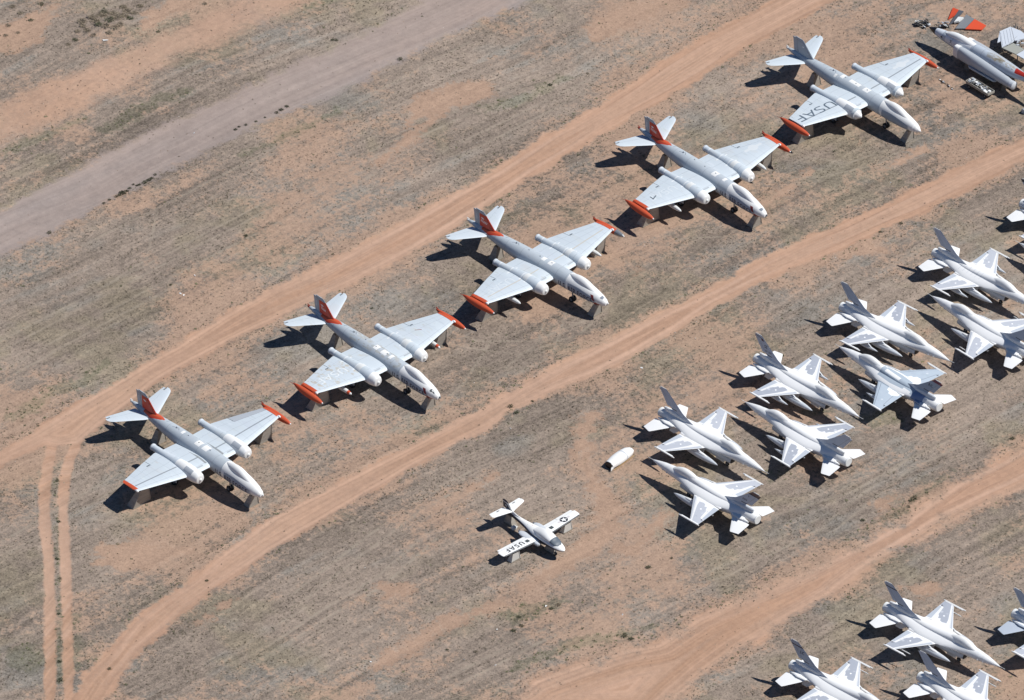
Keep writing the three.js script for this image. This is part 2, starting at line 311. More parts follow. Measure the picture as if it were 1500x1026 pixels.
// ---------------------------------------------------------------- shape helpers (aircraft frame: x to the nose, y up, z to the right wing)
const fin = (g, a = 38) => toCreasedNormals(g, R(a));
function rings(rs, flip, caps = true, uvs) {
  // rs: rings of equal length, each an array of [x, y, z]; lofted and closed at both ends
  const n = rs[0].length, p = [], id = [], uv = [];
  rs.forEach((r, i) => { for (let k = 0; k <= n; k++) { const q = r[k % n]; p.push(q[0], q[1], q[2]); uv.push(uvs ? uvs(q[0]) : i / (rs.length - 1), k / n); } });
  const S = n + 1;
  for (let i = 0; i < rs.length - 1; i++) for (let k = 0; k < n; k++) {
    const a = i * S + k, b = a + 1, c = a + S, d = c + 1;
    if (flip) id.push(a, c, b, b, c, d); else id.push(a, b, c, b, d, c);
  }
  if (caps) for (const [i, f] of [[0, !flip], [rs.length - 1, flip]]) {
    const r = rs[i]; let cx = 0, cy = 0, cz = 0; for (const q of r) { cx += q[0] / n; cy += q[1] / n; cz += q[2] / n; }
    const o = p.length / 3; p.push(cx, cy, cz); uv.push(uvs ? uvs(cx) : i ? 1 : 0, 0.5);
    for (let k = 0; k < n; k++) { const q = r[k]; p.push(q[0], q[1], q[2]); uv.push(uvs ? uvs(q[0]) : i ? 1 : 0, k / n); }
    for (let k = 0; k < n; k++) { const a = o + 1 + k, b = o + 1 + (k + 1) % n; if (f) id.push(o, b, a); else id.push(o, a, b); }
  }
  const g = new THREE.BufferGeometry(); g.setAttribute('position', new THREE.Float32BufferAttribute(p, 3)); g.setAttribute('uv', new THREE.Float32BufferAttribute(uv, 2)); g.setIndex(id);
  return g;
}
const crom = (a, b, c, d, t) => 0.5 * (2 * b + (c - a) * t + (2 * a - 5 * b + 4 * c - d) * t * t + (3 * b - a - 3 * c + d) * t * t * t);
// sections [x, yc, top, bottom, halfwidth, exponent?]: nose first; cross-section is a superellipse with its own height above and below yc
function body(secs, { n = 28, sub = 5, zc = 0, crease = 38, len = null } = {}) {
  const rs = [], N = secs.length;
  for (let i = 0; i < N - 1; i++) for (let s = 0; s < (i === N - 2 ? sub + 1 : sub); s++) {
    const t = s / sub, A = secs[Math.max(0, i - 1)], B = secs[i], C = secs[i + 1], D = secs[Math.min(N - 1, i + 2)];
    const v = [0, 1, 2, 3, 4, 5].map(k => k === 0 ? mix(B[0], C[0], t) : crom(A[k] ?? 2, B[k] ?? 2, C[k] ?? 2, D[k] ?? 2, t));
    const r = [];
    for (let k = 0; k < n; k++) {
      const th = k / n * 2 * Math.PI, sn = Math.sin(th), cs = -Math.cos(th), e = 2 / Math.max(1.2, v[5]);
      const z = Math.sign(sn) * Math.pow(Math.abs(sn), e) * Math.max(0.004, v[4]), y = Math.sign(cs) * Math.pow(Math.abs(cs), e) * Math.max(0.004, cs > 0 ? v[2] : v[3]);
      r.push([v[0], v[1] + y, zc + z]);
    }
    rs.push(r);
  }
  const uvs = len ? x => (x - len[0]) / (len[1] - len[0]) : null;
  const g = rings(rs, false, true, uvs);
  return fin(g, crease);
}
// round body along x: [x, radius] list
const round = (l, y, z, n = 20, sub = 4) => body(l.map(q => [q[0], y + (q[2] || 0), q[1], q[1], q[1]]), { n, sub, zc: z });
const foil = c => 5 * (0.2969 * Math.sqrt(c) - 0.126 * c - 0.3516 * c * c + 0.2843 * c * c * c - 0.1036 * c * c * c * c); // half thickness per unit t/c
// flying surface: stations [span, le, te, y, t/c]; keeps the part of the chord c0..c1
function surf(st, side, c0 = 0, c1 = 1, nc = 7, vertical = false) {
  const rs = [];
  for (const [s, le, te, y, t] of st) {
    const ch = le - te, r = [], P2 = (c, up) => { const x = le - ch * c, h = foil(c) * t * ch * (up ? 1.0 : -0.85) + (up ? 0.003 : -0.003); return vertical ? [x, s, side * 0 + h] : [x, y + h, side * s]; };
    for (let k = 0; k <= nc; k++) { const c = c0 + (c1 - c0) * (1 - Math.cos(k / nc * Math.PI / (c0 > 0 ? 1 : 1))) / 2; r.push(P2(c, true)); }
    for (let k = nc; k >= (c0 > 0 ? 0 : 1); k--) { const c = c0 + (c1 - c0) * (1 - Math.cos(k / nc * Math.PI)) / 2; r.push(P2(c, false)); }
    rs.push(r);
  }
  return fin(rings(rs, vertical ? true : side > 0, true), 30);
}
const lerpSt = (st, z) => { for (let i = 0; i < st.length - 1; i++) if (z <= st[i + 1][0]) { const t = (z - st[i][0]) / (st[i + 1][0] - st[i][0]); return st[i].map((v, k) => mix(v, st[i + 1][k], t)); } return st[st.length - 1]; };
const cut = (st, a, b) => [lerpSt(st, a), ...st.filter(s => s[0] > a + 0.01 && s[0] < b - 0.01), lerpSt(st, b)];
const uvTop = (g, b) => { const p = g.attributes.position, u = g.attributes.uv; for (let i = 0; i < p.count; i++) u.setXY(i, (p.getZ(i) - b[2]) / (b[3] - b[2]), (p.getX(i) - b[0]) / (b[1] - b[0])); return g; };
const uvSide = (g, b) => { const p = g.attributes.position, u = g.attributes.uv; for (let i = 0; i < p.count; i++) u.setXY(i, (p.getX(i) - b[0]) / (b[1] - b[0]), (p.getY(i) - b[2]) / (b[3] - b[2])); return g; };
// flat plate from an outline [x, z], thickness t centred on y, bevelled rim
function plate(pts, y, t, bev = 0.03, yf) {
  const s = new THREE.Shape(pts.map(q => new THREE.Vector2(q[0], -q[1])));
  const g = new THREE.ExtrudeGeometry(s, { depth: Math.max(0.002, t - 2 * bev), bevelEnabled: bev > 0, bevelThickness: bev, bevelSize: bev * 2, bevelOffset: -bev * 2, bevelSegments: 1 });
  g.rotateX(-Math.PI / 2); g.translate(0, y - t / 2 + bev, 0);
  return g;
}
const box = (w, h, d, x = 0, y = 0, z = 0) => { const g = new RoundedBoxGeometry(w, h, d, 1, Math.min(w, h, d) * 0.18); g.translate(x, y, z); return g; };
function bar(a, b, r, n = 8) { const va = new THREE.Vector3(...a), vb = new THREE.Vector3(...b), d = vb.clone().sub(va), g = new THREE.CylinderGeometry(r, r, d.length(), n); g.applyQuaternion(new THREE.Quaternion().setFromUnitVectors(new THREE.Vector3(0, 1, 0), d.clone().normalize())); g.translate((a[0] + b[0]) / 2, (a[1] + b[1]) / 2, (a[2] + b[2]) / 2); return g; }
// hexahedral panel from 4 corners (counter-clockwise) and a thickness
function panel4(c, t) {
  const v = c.map(q => new THREE.Vector3(...q)), n = v[1].clone().sub(v[0]).cross(v[3].clone().sub(v[0])).normalize().multiplyScalar(t / 2);
  const F = v.map(q => q.clone().add(n)), Bk = v.map(q => q.clone().sub(n)), p = [], uv = [];
  const quad = (a, b, cc, d, w) => { for (const [q, u, vv] of [[a, 0, 0], [b, 1, 0], [cc, 1, 1], [a, 0, 0], [cc, 1, 1], [d, 0, 1]]) { p.push(q.x, q.y, q.z); uv.push(u * w, vv); } };
  quad(F[0], F[1], F[2], F[3], 1); quad(Bk[1], Bk[0], Bk[3], Bk[2], 1);
  for (let i = 0; i < 4; i++) { const j = (i + 1) % 4; quad(Bk[i], Bk[j], F[j], F[i], 0.1); }
  const g = new THREE.BufferGeometry(); g.setAttribute('position', new THREE.Float32BufferAttribute(p, 3)); g.setAttribute('uv', new THREE.Float32BufferAttribute(uv, 2)); g.computeVertexNormals(); return g;
}
const merge = l => mergeGeometries(l.map(g => { const q = g.index ? g.toNonIndexed() : g; for (const k of Object.keys(q.attributes)) if (!['position', 'normal', 'uv'].includes(k)) q.deleteAttribute(k); if (!q.attributes.normal) q.computeVertexNormals(); return q; }));
// canvas painted in metres: b = [x0, x1, z0, z1]; horizontal = z, up = x
function paint(w, h, b, fn, side = false) {
  const c = document.createElement('canvas'); c.width = w; c.height = h; const g = c.getContext('2d');
  const H0 = side ? b[0] : b[2], H1 = side ? b[1] : b[3], V0 = side ? b[2] : b[0], V1 = side ? b[3] : b[1];
  const X = q => (q - H0) / (H1 - H0) * w, Y = q => (V1 - q) / (V1 - V0) * h, sx = w / (H1 - H0), sy = h / (V1 - V0);
  const A = {
    g, X, Y, sx, sy,
    fill(cl) { g.fillStyle = cl; g.fillRect(0, 0, w, h); },
    // polygon given as [x, z] (top view) or [x, y] (side view)
    poly(pts, cl) { g.fillStyle = cl; g.beginPath(); pts.forEach((q, i) => { const a = side ? X(q[0]) : X(q[1]), d = side ? Y(q[1]) : Y(q[0]); i ? g.lineTo(a, d) : g.moveTo(a, d); }); g.closePath(); g.fill(); },
    line(pts, cl, wd) { g.strokeStyle = cl; g.lineWidth = wd * sx; g.lineCap = 'round'; g.beginPath(); pts.forEach((q, i) => { const a = side ? X(q[0]) : X(q[1]), d = side ? Y(q[1]) : Y(q[0]); i ? g.lineTo(a, d) : g.moveTo(a, d); }); g.stroke(); },
    disc(a, d, r, cl) { g.fillStyle = cl; g.beginPath(); g.arc(side ? X(a) : X(d), side ? Y(d) : Y(a), r * sx, 0, 7); g.fill(); },
    text(t, a, d, hgt, cl, rot = 0, font = 'bold', stretch = 1) { g.save(); g.translate(side ? X(a) : X(d), side ? Y(d) : Y(a)); g.rotate(rot); g.scale(stretch, 1); g.font = `${font} ${Math.round(hgt * sx * 1.38)}px sans-serif`; g.textAlign = 'center'; g.textBaseline = 'middle'; g.fillStyle = cl; g.fillText(t, 0, 0); g.restore(); },
    // weathering: stains and scuffs of a given colour with soft, irregular edges
    grime(n, seed, cls, rmin, rmax, alpha, stretch = 3, region) {
      const r = rng(seed); for (let i = 0; i < n; i++) {
        const u = region ? mix(region[0], region[1], r()) : r(), v = region ? mix(region[2], region[3], r()) : r();
        g.globalAlpha = alpha * (0.3 + 0.7 * r()); g.fillStyle = cls[r() * cls.length | 0];
        g.save(); g.translate(region ? (side ? X(u) : X(v)) : u * w, region ? (side ? Y(v) : Y(u)) : v * h); g.rotate((r() - 0.5) * 0.3); const q = mix(rmin, rmax, r() * r()) * sx;
        if (side) g.scale(stretch, 1); else g.scale(1, stretch);
        g.beginPath(); for (let k = 0; k < 9; k++) { const th = k / 9 * 6.283, rr = q * (0.55 + 0.6 * r()); g.lineTo(Math.cos(th) * rr, Math.sin(th) * rr); } g.closePath(); g.fill(); g.restore();
      } g.globalAlpha = 1;
    },
  };
  fn(A);
  const t = new THREE.CanvasTexture(c); t.colorSpace = THREE.SRGBColorSpace; t.anisotropy = 8; return t;
}
const skin = (map, rough = 0.55, o = {}) => new THREE.MeshStandardMaterial({ map, roughness: rough, metalness: 0, ...o });
// ---------------------------------------------------------------- shared materials
const M = {
  white: std(0.80, 0.80, 0.79, 0.7), offwhite: std(0.70, 0.71, 0.70, 0.7), grey: std(0.42, 0.45, 0.49, 0.5), lightgrey: std(0.56, 0.59, 0.63, 0.5), dark: std(0.03, 0.03, 0.035, 0.6),
  red: std(0.56, 0.088, 0.032, 0.55), darkred: std(0.34, 0.06, 0.035, 0.6), tyre: std(0.022, 0.022, 0.022, 0.9), metal: std(0.36, 0.37, 0.38, 0.4, { metalness: 0.6 }), navy: std(0.028, 0.032, 0.055, 0.45), glass: std(0.10, 0.12, 0.14, 0.15), black: std(0.012, 0.012, 0.016, 0.35),
};
const plyTex = tile(128, (u, v) => { const n = 0.5 * vn(u * 6, v * 40, 71) + 0.35 * vn(u * 3, v * 9, 72), k = 0.9 + 0.14 * n; return [0.70 * k, 0.67 * k, 0.63 * k]; }, true);
M.ply = new THREE.MeshStandardMaterial({ map: plyTex, roughness: 0.9 });
M.timber = std(0.22, 0.19, 0.155, 0.9);
// ---------------------------------------------------------------- wooden cradle: a web panel between two leaning side panels, a padded saddle on top
function cradle(group, label, x, z, turn, h, top, bot, depth, mat = M.ply, lean = 0) {
  const y0 = height(x, z) - 0.03, t = thing('support_stand', label, 'stand', x, y0, z, turn, group);
  const wt = top / 2, wb = bot / 2, f0 = 0.08, f1 = 0.05, d0 = depth, d1 = depth * 0.45;
  mesh('web_panel', panel4([[0, 0, wb], [0, 0, -wb], [lean, h, -wt], [lean, h, wt]], 0.04), mat, t);
  for (const s of [1, -1]) mesh('side_panel', panel4(s > 0 ? [[f0, 0, wb + 0.03], [-d0, 0, wb + 0.03], [lean - d1, h, wt + 0.03], [lean + f1, h, wt + 0.03]].reverse() : [[f0, 0, -wb - 0.03], [-d0, 0, -wb - 0.03], [lean - d1, h, -wt - 0.03], [lean + f1, h, -wt - 0.03]], 0.045), mat, t);
  mesh('saddle_beam', box(depth * 0.42, 0.10, top + 0.16, lean - depth * 0.18, h + 0.05, 0), M.timber, t);
  mesh('sill', box(0.10, 0.09, bot + 0.1, 0.07, 0.045, 0), M.timber, t);
  return t;
}
function wheel(parent, name, x, y, z, r, w) {
  const g = new THREE.Group(); g.name = name; parent.add(g);
  const prof = [[r * 0.55, -w / 2], [r * 0.86, -w / 2], [r * 0.97, -w * 0.34], [r, 0], [r * 0.97, w * 0.34], [r * 0.86, w / 2], [r * 0.55, w / 2]].map(q => new THREE.Vector2(q[0], q[1]));
  const ty = new THREE.LatheGeometry(prof, 20); ty.rotateX(Math.PI / 2); ty.translate(x, y, z); mesh('tyre', ty, M.tyre, g);
  const rm = new THREE.CylinderGeometry(r * 0.56, r * 0.56, w * 0.8, 16); rm.rotateX(Math.PI / 2); rm.translate(x, y, z); mesh('rim', rm, M.metal, g);
  return g;
}
// ---------------------------------------------------------------- twin-engined bomber
const B57 = { top: [-11, 11, -11, 11], fus: [-10.6, 9.8], fin: [-10.6, -4.6, 2.2, 5.2] };
const B57_WING = [[0, 2.85, -2.4, 2.38, 0.12], [3.2, 2.85, -2.45, 2.44, 0.12], [3.75, 2.72, -2.55, 2.47, 0.115], [6, 2.24, -1.86, 2.60, 0.11], [8.6, 1.66, -0.98, 2.72, 0.105], [9.25, 1.50, -0.78, 2.755, 0.10], [9.46, 1.30, -0.62, 2.77, 0.06]];
const B57_TAIL = [[0.15, -6.95, -9.45, 2.55, 0.10], [1, -7.3, -9.6, 2.63, 0.10], [3.6, -8.72, -9.98, 2.87, 0.09], [3.95, -8.98, -9.97, 2.90, 0.08], [4.12, -9.3, -9.85, 2.92, 0.05]];
const B57_FIN = [[2.6, -5.6, -9.35, 0, 0.10], [2.95, -6.0, -9.4, 0, 0.10], [3.2, -6.45, -9.45, 0, 0.10], [4.2, -7.45, -9.6, 0, 0.10], [4.72, -7.98, -9.7, 0, 0.09], [4.88, -8.25, -9.68, 0, 0.05]];
const B57_FUS = [[9.54, 2.06, .05, .05, .05], [9.48, 2.06, .24, .23, .23], [9.2, 2.09, .41, .39, .40], [8.6, 2.14, .60, .57, .59], [7.7, 2.2, .77, .73, .76], [6.8, 2.27, .87, .84, .87], [5.6, 2.33, .94, .91, .93], [4.2, 2.37, .95, .95, .95], [1, 2.38, .95, .95, .95], [-2, 2.40, .93, .92, .92], [-4.2, 2.47, .80, .80, .80], [-6.2, 2.56, .62, .62, .62], [-8, 2.65, .44, .44, .44], [-9.4, 2.72, .29, .29, .29], [-10.1, 2.75, .18, .18, .18], [-10.35, 2.76, .08, .08, .08]];
const G_WING = '#c6cfd6', G_FUS = '#b7bfc6', WHT = '#e9e9e7', REDS = '#c8462a', NVY = '#23283a';
function bomberMaps(o) {
  const top = paint(1024, 1024, B57.top, c => {
    c.fill(G_WING);
    c.grime(220, o.seed, ['#b4bcc3', '#d9dfe2', '#bfc4c4', '#c6c2b8'], 0.15, 0.9, 0.2, 2.2); c.grime(260, o.seed + 11, ['#aeb6bc', '#e0e4e6', '#b8b3a8'], 0.04, 0.22, 0.28, 3.2);
    for (const s of [1, -1]) {
      const W = B57_WING.map(q => [q[0] * s, ...q.slice(1)]), L = (f, a, b) => [[mix(lerpSt(B57_WING, a)[1], lerpSt(B57_WING, a)[2], f), a * s], [mix(lerpSt(B57_WING, b)[1], lerpSt(B57_WING, b)[2], f), b * s]];
      // panel seams
      for (const f of [0.12, 0.55]) { c.line(L(f, 0.9, 3.2), 'rgba(120,128,136,.5)', 0.03); c.line(L(f, 3.7, 9.3), 'rgba(120,128,136,.45)', 0.03); }
      for (const z of [4.6, 5.8, 7.0, 8.2]) c.line(L(0, z, z + 0.001).slice(0, 1).concat([[lerpSt(B57_WING, z)[2], z * s]]), 'rgba(125,133,140,.32)', 0.025);
      if (o.spar) { // darker tape line along the spar
        const A = L(0.33, 3.9, 9.0); c.line(A, 'rgba(120,126,132,.75)', 0.14); c.line(L(0.33, 1.2, 2.5), 'rgba(120,126,132,.7)', 0.16);
      }
      if (o.root) c.poly([[0.9, 1.0 * s], [0.3, 1.12 * s], [-0.4, 1.18 * s], [2.3, 1.25 * s], [2.35, 1.02 * s]], 'rgba(118,120,122,.7)');
      c.poly([[2.45, 1.6 * s], [2.3, 1.6 * s], [2.3, 2.5 * s], [2.45, 2.5 * s]], 'rgba(150,156,162,.7)');
      // wing walk marks
      c.poly([[-1.05, 5.6 * s], [-1.2, 5.55 * s], [-1.2, 5.95 * s], [-1.05, 6.0 * s]], '#5d646b');
      c.poly([[-9.55, 3.55 * s], [-9.7, 3.55 * s], [-9.72, 3.95 * s], [-9.57, 3.95 * s]], '#6b7278');
      // nacelle bands
      for (const x of o.bands || []) c.poly([[x, 2.4 * s], [x, 3.95 * s], [x - 0.16, 3.95 * s], [x - 0.16, 2.4 * s]], '#e2e5e6');
    }
    if (o.rust) { c.grime(90, o.seed + 4, ['#b6a184', '#c4b49c', '#a9977e'], 0.05, 0.35, 0.42, 1.4, [-1.4, 1.6, 3.8, 8.8]); c.grime(60, o.seed + 5, ['#b8aa94', '#a59b8c'], 0.05, 0.3, 0.22, 1.6, [-2, 2.2, -9, 9]); }
    if (o.streak) for (const s of [1, -1]) c.line([[0.85, 1.2 * s], [0.9, 2.6 * s]], 'rgba(190,170,140,.5)', 0.12), c.line([[0.9, 3.9 * s], [0.75, 8.6 * s]], 'rgba(190,168,138,.45)', 0.13);
    if (o.ghost) { c.text('USAF', 0.2, 6.2, 1.0, o.rust ? '#dde2e4' : '#d1d8dc', 0, '', 1.2); }
    if (o.letters) c.text(o.letters, 0.35, 6.35, 1.2, '#5c6874', 0.03, '', 1.45);
    if (o.mark) { c.line([[0.15, 7.1], [0.45, 7.75], [-0.05, 7.7]], '#515b64', 0.12); }
    if (o.insignia) { c.disc(0.05, -6.8, 0.55, '#d3d8db'); c.poly([[0.25, -5.6], [-0.15, -5.6], [-0.15, -8.0], [0.25, -8.0]], '#d3d8db'); }
    if (o.redbar) c.poly([[-0.1, -5.35], [-0.18, -5.35], [0.25, -5.95], [0.33, -5.9]], '#8c5a50');
    c.grime(240, o.seed + 9, ['#8f979e', '#a7aeb4'], 0.015, 0.05, 0.35, 1.2);
  });
  const fus = paint(1024, 320, [B57.fus[0], B57.fus[1], 0, 1], c => {
    c.fill(G_FUS);
    c.poly([[-11, 0.0], [10, 0.0], [10, 0.10], [-11, 0.10]], '#c3c4c2'); c.poly([[-11, 0.9], [10, 0.9], [10, 1], [-11, 1]], '#c3c4c2');
    c.grime(160, o.seed + 1, ['#a2abb4', '#c9d0d5', '#aab0b4'], 0.1, 0.6, 0.26, 2.5); c.grime(160, o.seed + 12, ['#9da6ae', '#d0d5d8', '#a9a79f'], 0.03, 0.16, 0.3, 2.5);
    for (const x of [7.3, 4.2, 2.9, 0.4, -2.2, -4.4, -6.1]) c.line([[x, 0], [x, 1]], 'rgba(105,115,126,.45)', 0.03);
    for (const v of [0.2, 0.34, 0.66]) c.line([[-9, v], [4, v]], 'rgba(110,120,130,.35)', 0.025);
    if (o.rust) c.grime(80, o.seed + 2, ['#9b8f7d', '#8f8878', '#b1a896'], 0.06, 0.3, 0.4, 2.2, [-3.5, 4, 0.36, 0.62]);
    if (o.redfin) c.poly([[-5.6, .45], [-6.4, .38], [-7.0, .30], [-7.6, .26], [-8.1, .30], [-8.1, .70], [-7.6, .74], [-7.0, .70], [-6.4, .62], [-5.6, .55]], '#c8432b');
    // white patches taped over openings
    for (const [x, w, v, h] of o.patches) c.poly([[x, v - h], [x + w, v - h], [x + w, v + h], [x, v + h]], WHT);
    c.disc(-0.05, 0.5, 0.07, '#3a3f45');
    // white protective coat over the cockpit and nose
    const wl = o.coat; c.poly([[wl, 0.16], [wl + 0.25, 0.2], [wl, 0.5], [wl + 0.1, 0.84], [10, 0.86], [10, 0.14], [8.6, 0.14], [8.4, 0.3], [7.6, 0.325], [6.2, 0.34], [5.0, 0.325], [4.75, 0.16]], WHT);
    // the bare grey side panel that carries the lettering
    c.poly([[4.75, 0.10], [4.75, 0.315], [6.2, 0.335], [7.6, 0.32], [8.3, 0.29], [8.3, 0.13]], '#9aa5b2');
    c.poly([[4.75, 0.87], [4.75, 0.69], [8.3, 0.71], [8.3, 0.87]], '#9aa5b2');
    if (o.name) { c.text('U.S. AIR FORCE', 5.75, 0.228, 0.62, '#1b2340', 0, 'bold', 0.76); }
    if (o.name) { c.text('U.S. AIR FORCE', 5.75, 0.772, 0.62, '#1b2340', Math.PI, 'bold', 0.76); }
    if (o.rednose) { c.poly([[7.7, 0.36], [8.05, 0.37], [8.35, 0.24], [8.05, 0.25]], '#7e2f30'); c.poly([[8.15, 0.0], [9.1, 0.0], [9.0, 0.17], [8.5, 0.21], [8.15, 0.2]], '#9c3530'); c.poly([[8.15, 1], [9.1, 1], [9.0, 0.83], [8.15, 0.8]], '#9c3530'); }
    if (o.emblem) { c.disc(8.75, 0.43, 0.24, '#30353a'); c.disc(8.78, 0.44, 0.13, WHT); c.disc(9.02, 0.40, 0.10, '#44484e'); c.disc(8.6, 0.39, 0.10, '#2b2f33'); }
    if (o.nosewin) c.poly([[8.75, 0.40], [9.05, 0.42], [9.05, 0.53], [8.75, 0.55]], '#767f8a');
    c.line([[-3.9, 0.47], [-3.3, 0.53], [-3.0, 0.48]], '#59636e', 0.05); c.line([[-5, 0.5], [-4.85, 0.56]], '#59636e', 0.05);
    c.grime(140, o.seed + 3, ['#7d8792', '#8f99a3'], 0.015, 0.05, 0.4, 1.2);
  }, true);
  const fn = paint(384, 192, B57.fin, c => {
    c.fill(o.redfin ? '#a7afb6' : '#a5aeb7');
    c.grime(40, o.seed + 6, ['#949ca4', '#b0b7bd', '#bcc1c5'], 0.06, 0.3, 0.3, 1);
    if (o.redfin) {
      c.poly([[-8.75, 4.55], [-7.6, 4.55], [-4.6, 2.9], [-4.6, 2.2], [-8.6, 2.2]], '#cb4329');
      c.grime(26, o.seed + 7, ['#c23f26', '#da5a38', '#d9694a'], 0.05, 0.2, 0.4, 1);
      c.poly([[-8.55, 4.12], [-8.25, 4.18], [-8.0, 4.05], [-8.2, 3.98]], '#e4e4e2');
      if (o.number) c.text(o.number, -8.05, 3.72, 0.27, '#e6dedb', 0.12, 'bold', 0.95);
      c.poly([[-9.35, 4.2], [-9.15, 4.22], [-9.1, 3.6], [-9.3, 3.55]], 'rgba(205,210,214,.6)');
    } else { c.poly([[-8.2, 4.1], [-8.0, 4.15], [-7.85, 4.05], [-8.05, 3.98]], '#e4e4e2'); }
    c.line([[-8.8, 2.2], [-8.95, 4.8]], 'rgba(70,76,84,.7)', 0.03);
    c.line([[-9.8, 4.57], [-7.4, 4.55]], 'rgba(70,76,84,.5)', 0.025);
  }, true);
  return { top: skin(top, 0.5), fus: skin(fus, 0.5), fin: skin(fn, 0.5) };
}
const B57_GROUP = 'retired twin-engined bombers parked in line';
function bomber(o) {
  const t = thing('bomber_aircraft', o.label, 'aircraft', o.x, 0, o.z, R(o.turn), B57_GROUP);
  const m = bomberMaps(o);
  const fus = mesh('fuselage', body(B57_FUS, { n: 36, sub: 5, len: B57.fus }), m.fus, t);
  // canopy under its white coat
  mesh('canopy', body([[8.4, 2.66, .04, .1, .1], [8.0, 2.76, .14, .2, .27], [7.2, 2.92, .38, .3, .41], [6.4, 3.02, .56, .4, .47], [5.6, 3.06, .58, .4, .47], [4.9, 3.06, .46, .4, .40], [4.4, 3.06, .32, .3, .24], [4.05, 3.08, .22, .2, .09]], { n: 24, sub: 4 }), M.white, fus);
  if (o.tip === 'cone') mesh('nose_cap', body([[9.78, 2.06, .02, .02, .02], [9.5, 2.07, .22, .22, .22], [9.0, 2.11, .47, .46, .47], [8.8, 2.12, .55, .53, .55]], { n: 24 }), M.white, fus);
  else mesh('nose_light', new THREE.SphereGeometry(0.11, 12, 8).translate(9.56, 2.12, -0.06), o.tip === 'glass' ? M.glass : M.offwhite, fus);
  for (const [x, h] of [[-3.2, 0.34], [1.9, 0.22], [-1.4, 0.2]]) mesh('antenna', panel4([[x, 3.1, 0.012], [x - 0.22, 3.1, 0.012], [x - 0.30, 3.32 + h * 0.4, 0.012], [x - 0.16, 3.32 + h * 0.4, 0.012]], 0.025), M.grey, fus);
  mesh('tail_light', merge([round([[-10.28, .11], [-10.45, .12], [-10.6, .07], [-10.64, .02]], 2.76, 0), bar([-10.2, 2.98, 0.05], [-10.55, 3.05, 0.05], 0.05)]), o.tailred ? M.darkred : M.offwhite, fus);
  for (const s of [1, -1]) {
    const w = mesh('wing', uvTop(merge([surf(cut(B57_WING, 0.5, 3.3), s, 0, 0.8, 8), surf(cut(B57_WING, 3.3, 5.5), s, 0, 0.8, 8), surf(cut(B57_WING, 5.5, 9.12), s, 0, 0.76, 8), surf(cut(B57_WING, 9.12, 9.46), s, 0, 1, 8)]), B57.top), m.top, t);
    mesh('flap', uvTop(surf(cut(B57_WING, 0.85, 2.75), s, 0.805, 1, 5), B57.top), m.top, w);
    mesh('flap', uvTop(surf(cut(B57_WING, 3.55, 5.47), s, 0.805, 1, 5), B57.top), m.top, w);
    mesh('aileron', uvTop(surf(cut(B57_WING, 5.53, 9.09), s, 0.768, 1, 5), B57.top), s < 0 && o.greyAileron ? M.grey : m.top, w);
    if (o.tipband) mesh('tip_fairing', uvTop(surf([[9.14, 1.535, -0.84, 2.752, 0.115], [9.40, 1.42, -0.74, 2.77, 0.10], [9.52, 1.2, -0.6, 2.775, 0.05]], s, 0.1, 1.0, 6), B57.top), M.red, w);
    mesh('tip_light', new THREE.SphereGeometry(0.16, 12, 8).scale(1.3, 0.8, 0.8).translate(1.42, 2.78, s * 9.38), M.white, w);
    // engine nacelle riding through the wing
    const N = [[3.35, .62], [2.9, .69], [2.1, .72], [1.2, .69], [0.4, .61], [-0.6, .50], [-1.8, .40], [-2.7, .355], [-3.3, .335]];
    const na = mesh('engine_nacelle', uvTop(round(N, 2.46, s * 3.16, 26, 4), B57.top), m.top, t);
    const F = o.cone ? [[3.95, .08], [3.75, .3], [3.3, .55], [2.9, .705], [2.1, .738], [1.2, .708], [0.5, .635]] : [[3.84, .34], [3.8, .48], [3.6, .585], [3.3, .645], [2.9, .707], [2.1, .738], [1.2, .708], [0.5, .635]];
    if (o.coverLong) mesh('intake_cover', round(F, 2.46, s * 3.16, 26, 3), M.white, na);
    else {
      mesh('intake_cover', round(F.slice(0, 5), 2.46, s * 3.16, 26, 3), M.white, na);
      mesh('cowl_band', round([[1.55, .722], [1.4, .722], [1.1, .700], [0.95, .685]], 2.46, s * 3.16, 26, 2), M.offwhite, na);
    }
    mesh('intake_centre', round([[3.98, .05], [3.94, .12], [3.8, .2]], 2.42, s * 3.16, 12, 2), M.offwhite, na);
    if (o.coverLong) mesh('cowl_panel', (() => { const g = round([[3.05, .715], [2.1, .745], [1.9, .743]], 2.46, s * 3.16, 26, 2); return panelOf(g, 2.46, s * 3.16, 0.15, 1.15); })(), M.grey, na);
    mesh('exhaust_cover', round([[-3.28, .34], [-3.34, .375], [-3.5, .365], [-3.56, .28]], 2.46, s * 3.16, 20, 2), M.lightgrey, na);
    // tailplane
    const tp = mesh('tailplane', uvTop(surf(B57_TAIL, s, 0, 0.66, 7), B57.top), m.top, t);
    mesh('elevator', uvTop(surf(cut(B57_TAIL, 0.35, 3.9), s, 0.672, 1, 5), B57.top), m.top, tp);
    // main wheels
    const mg = new THREE.Group(); mg.name = 'main_gear'; t.add(mg);
    wheel(mg, 'wheel', 0.2, 0.52, s * 3.55, 0.53, 0.3);
    mesh('strut', bar([0.2, 0.55, s * 3.35], [0.35, 2.2, s * 3.3], 0.09), M.metal, mg);
    mesh('gear_door', panel4([[0.95, 0.75, s * 3.86], [-0.55, 0.75, s * 3.86], [-0.65, 2.2, s * 3.78], [1.0, 2.2, s * 3.78]], 0.03), M.lightgrey, mg);
    // wing-tip tank
    const tk = o.tanks[s > 0 ? 0 : 1];
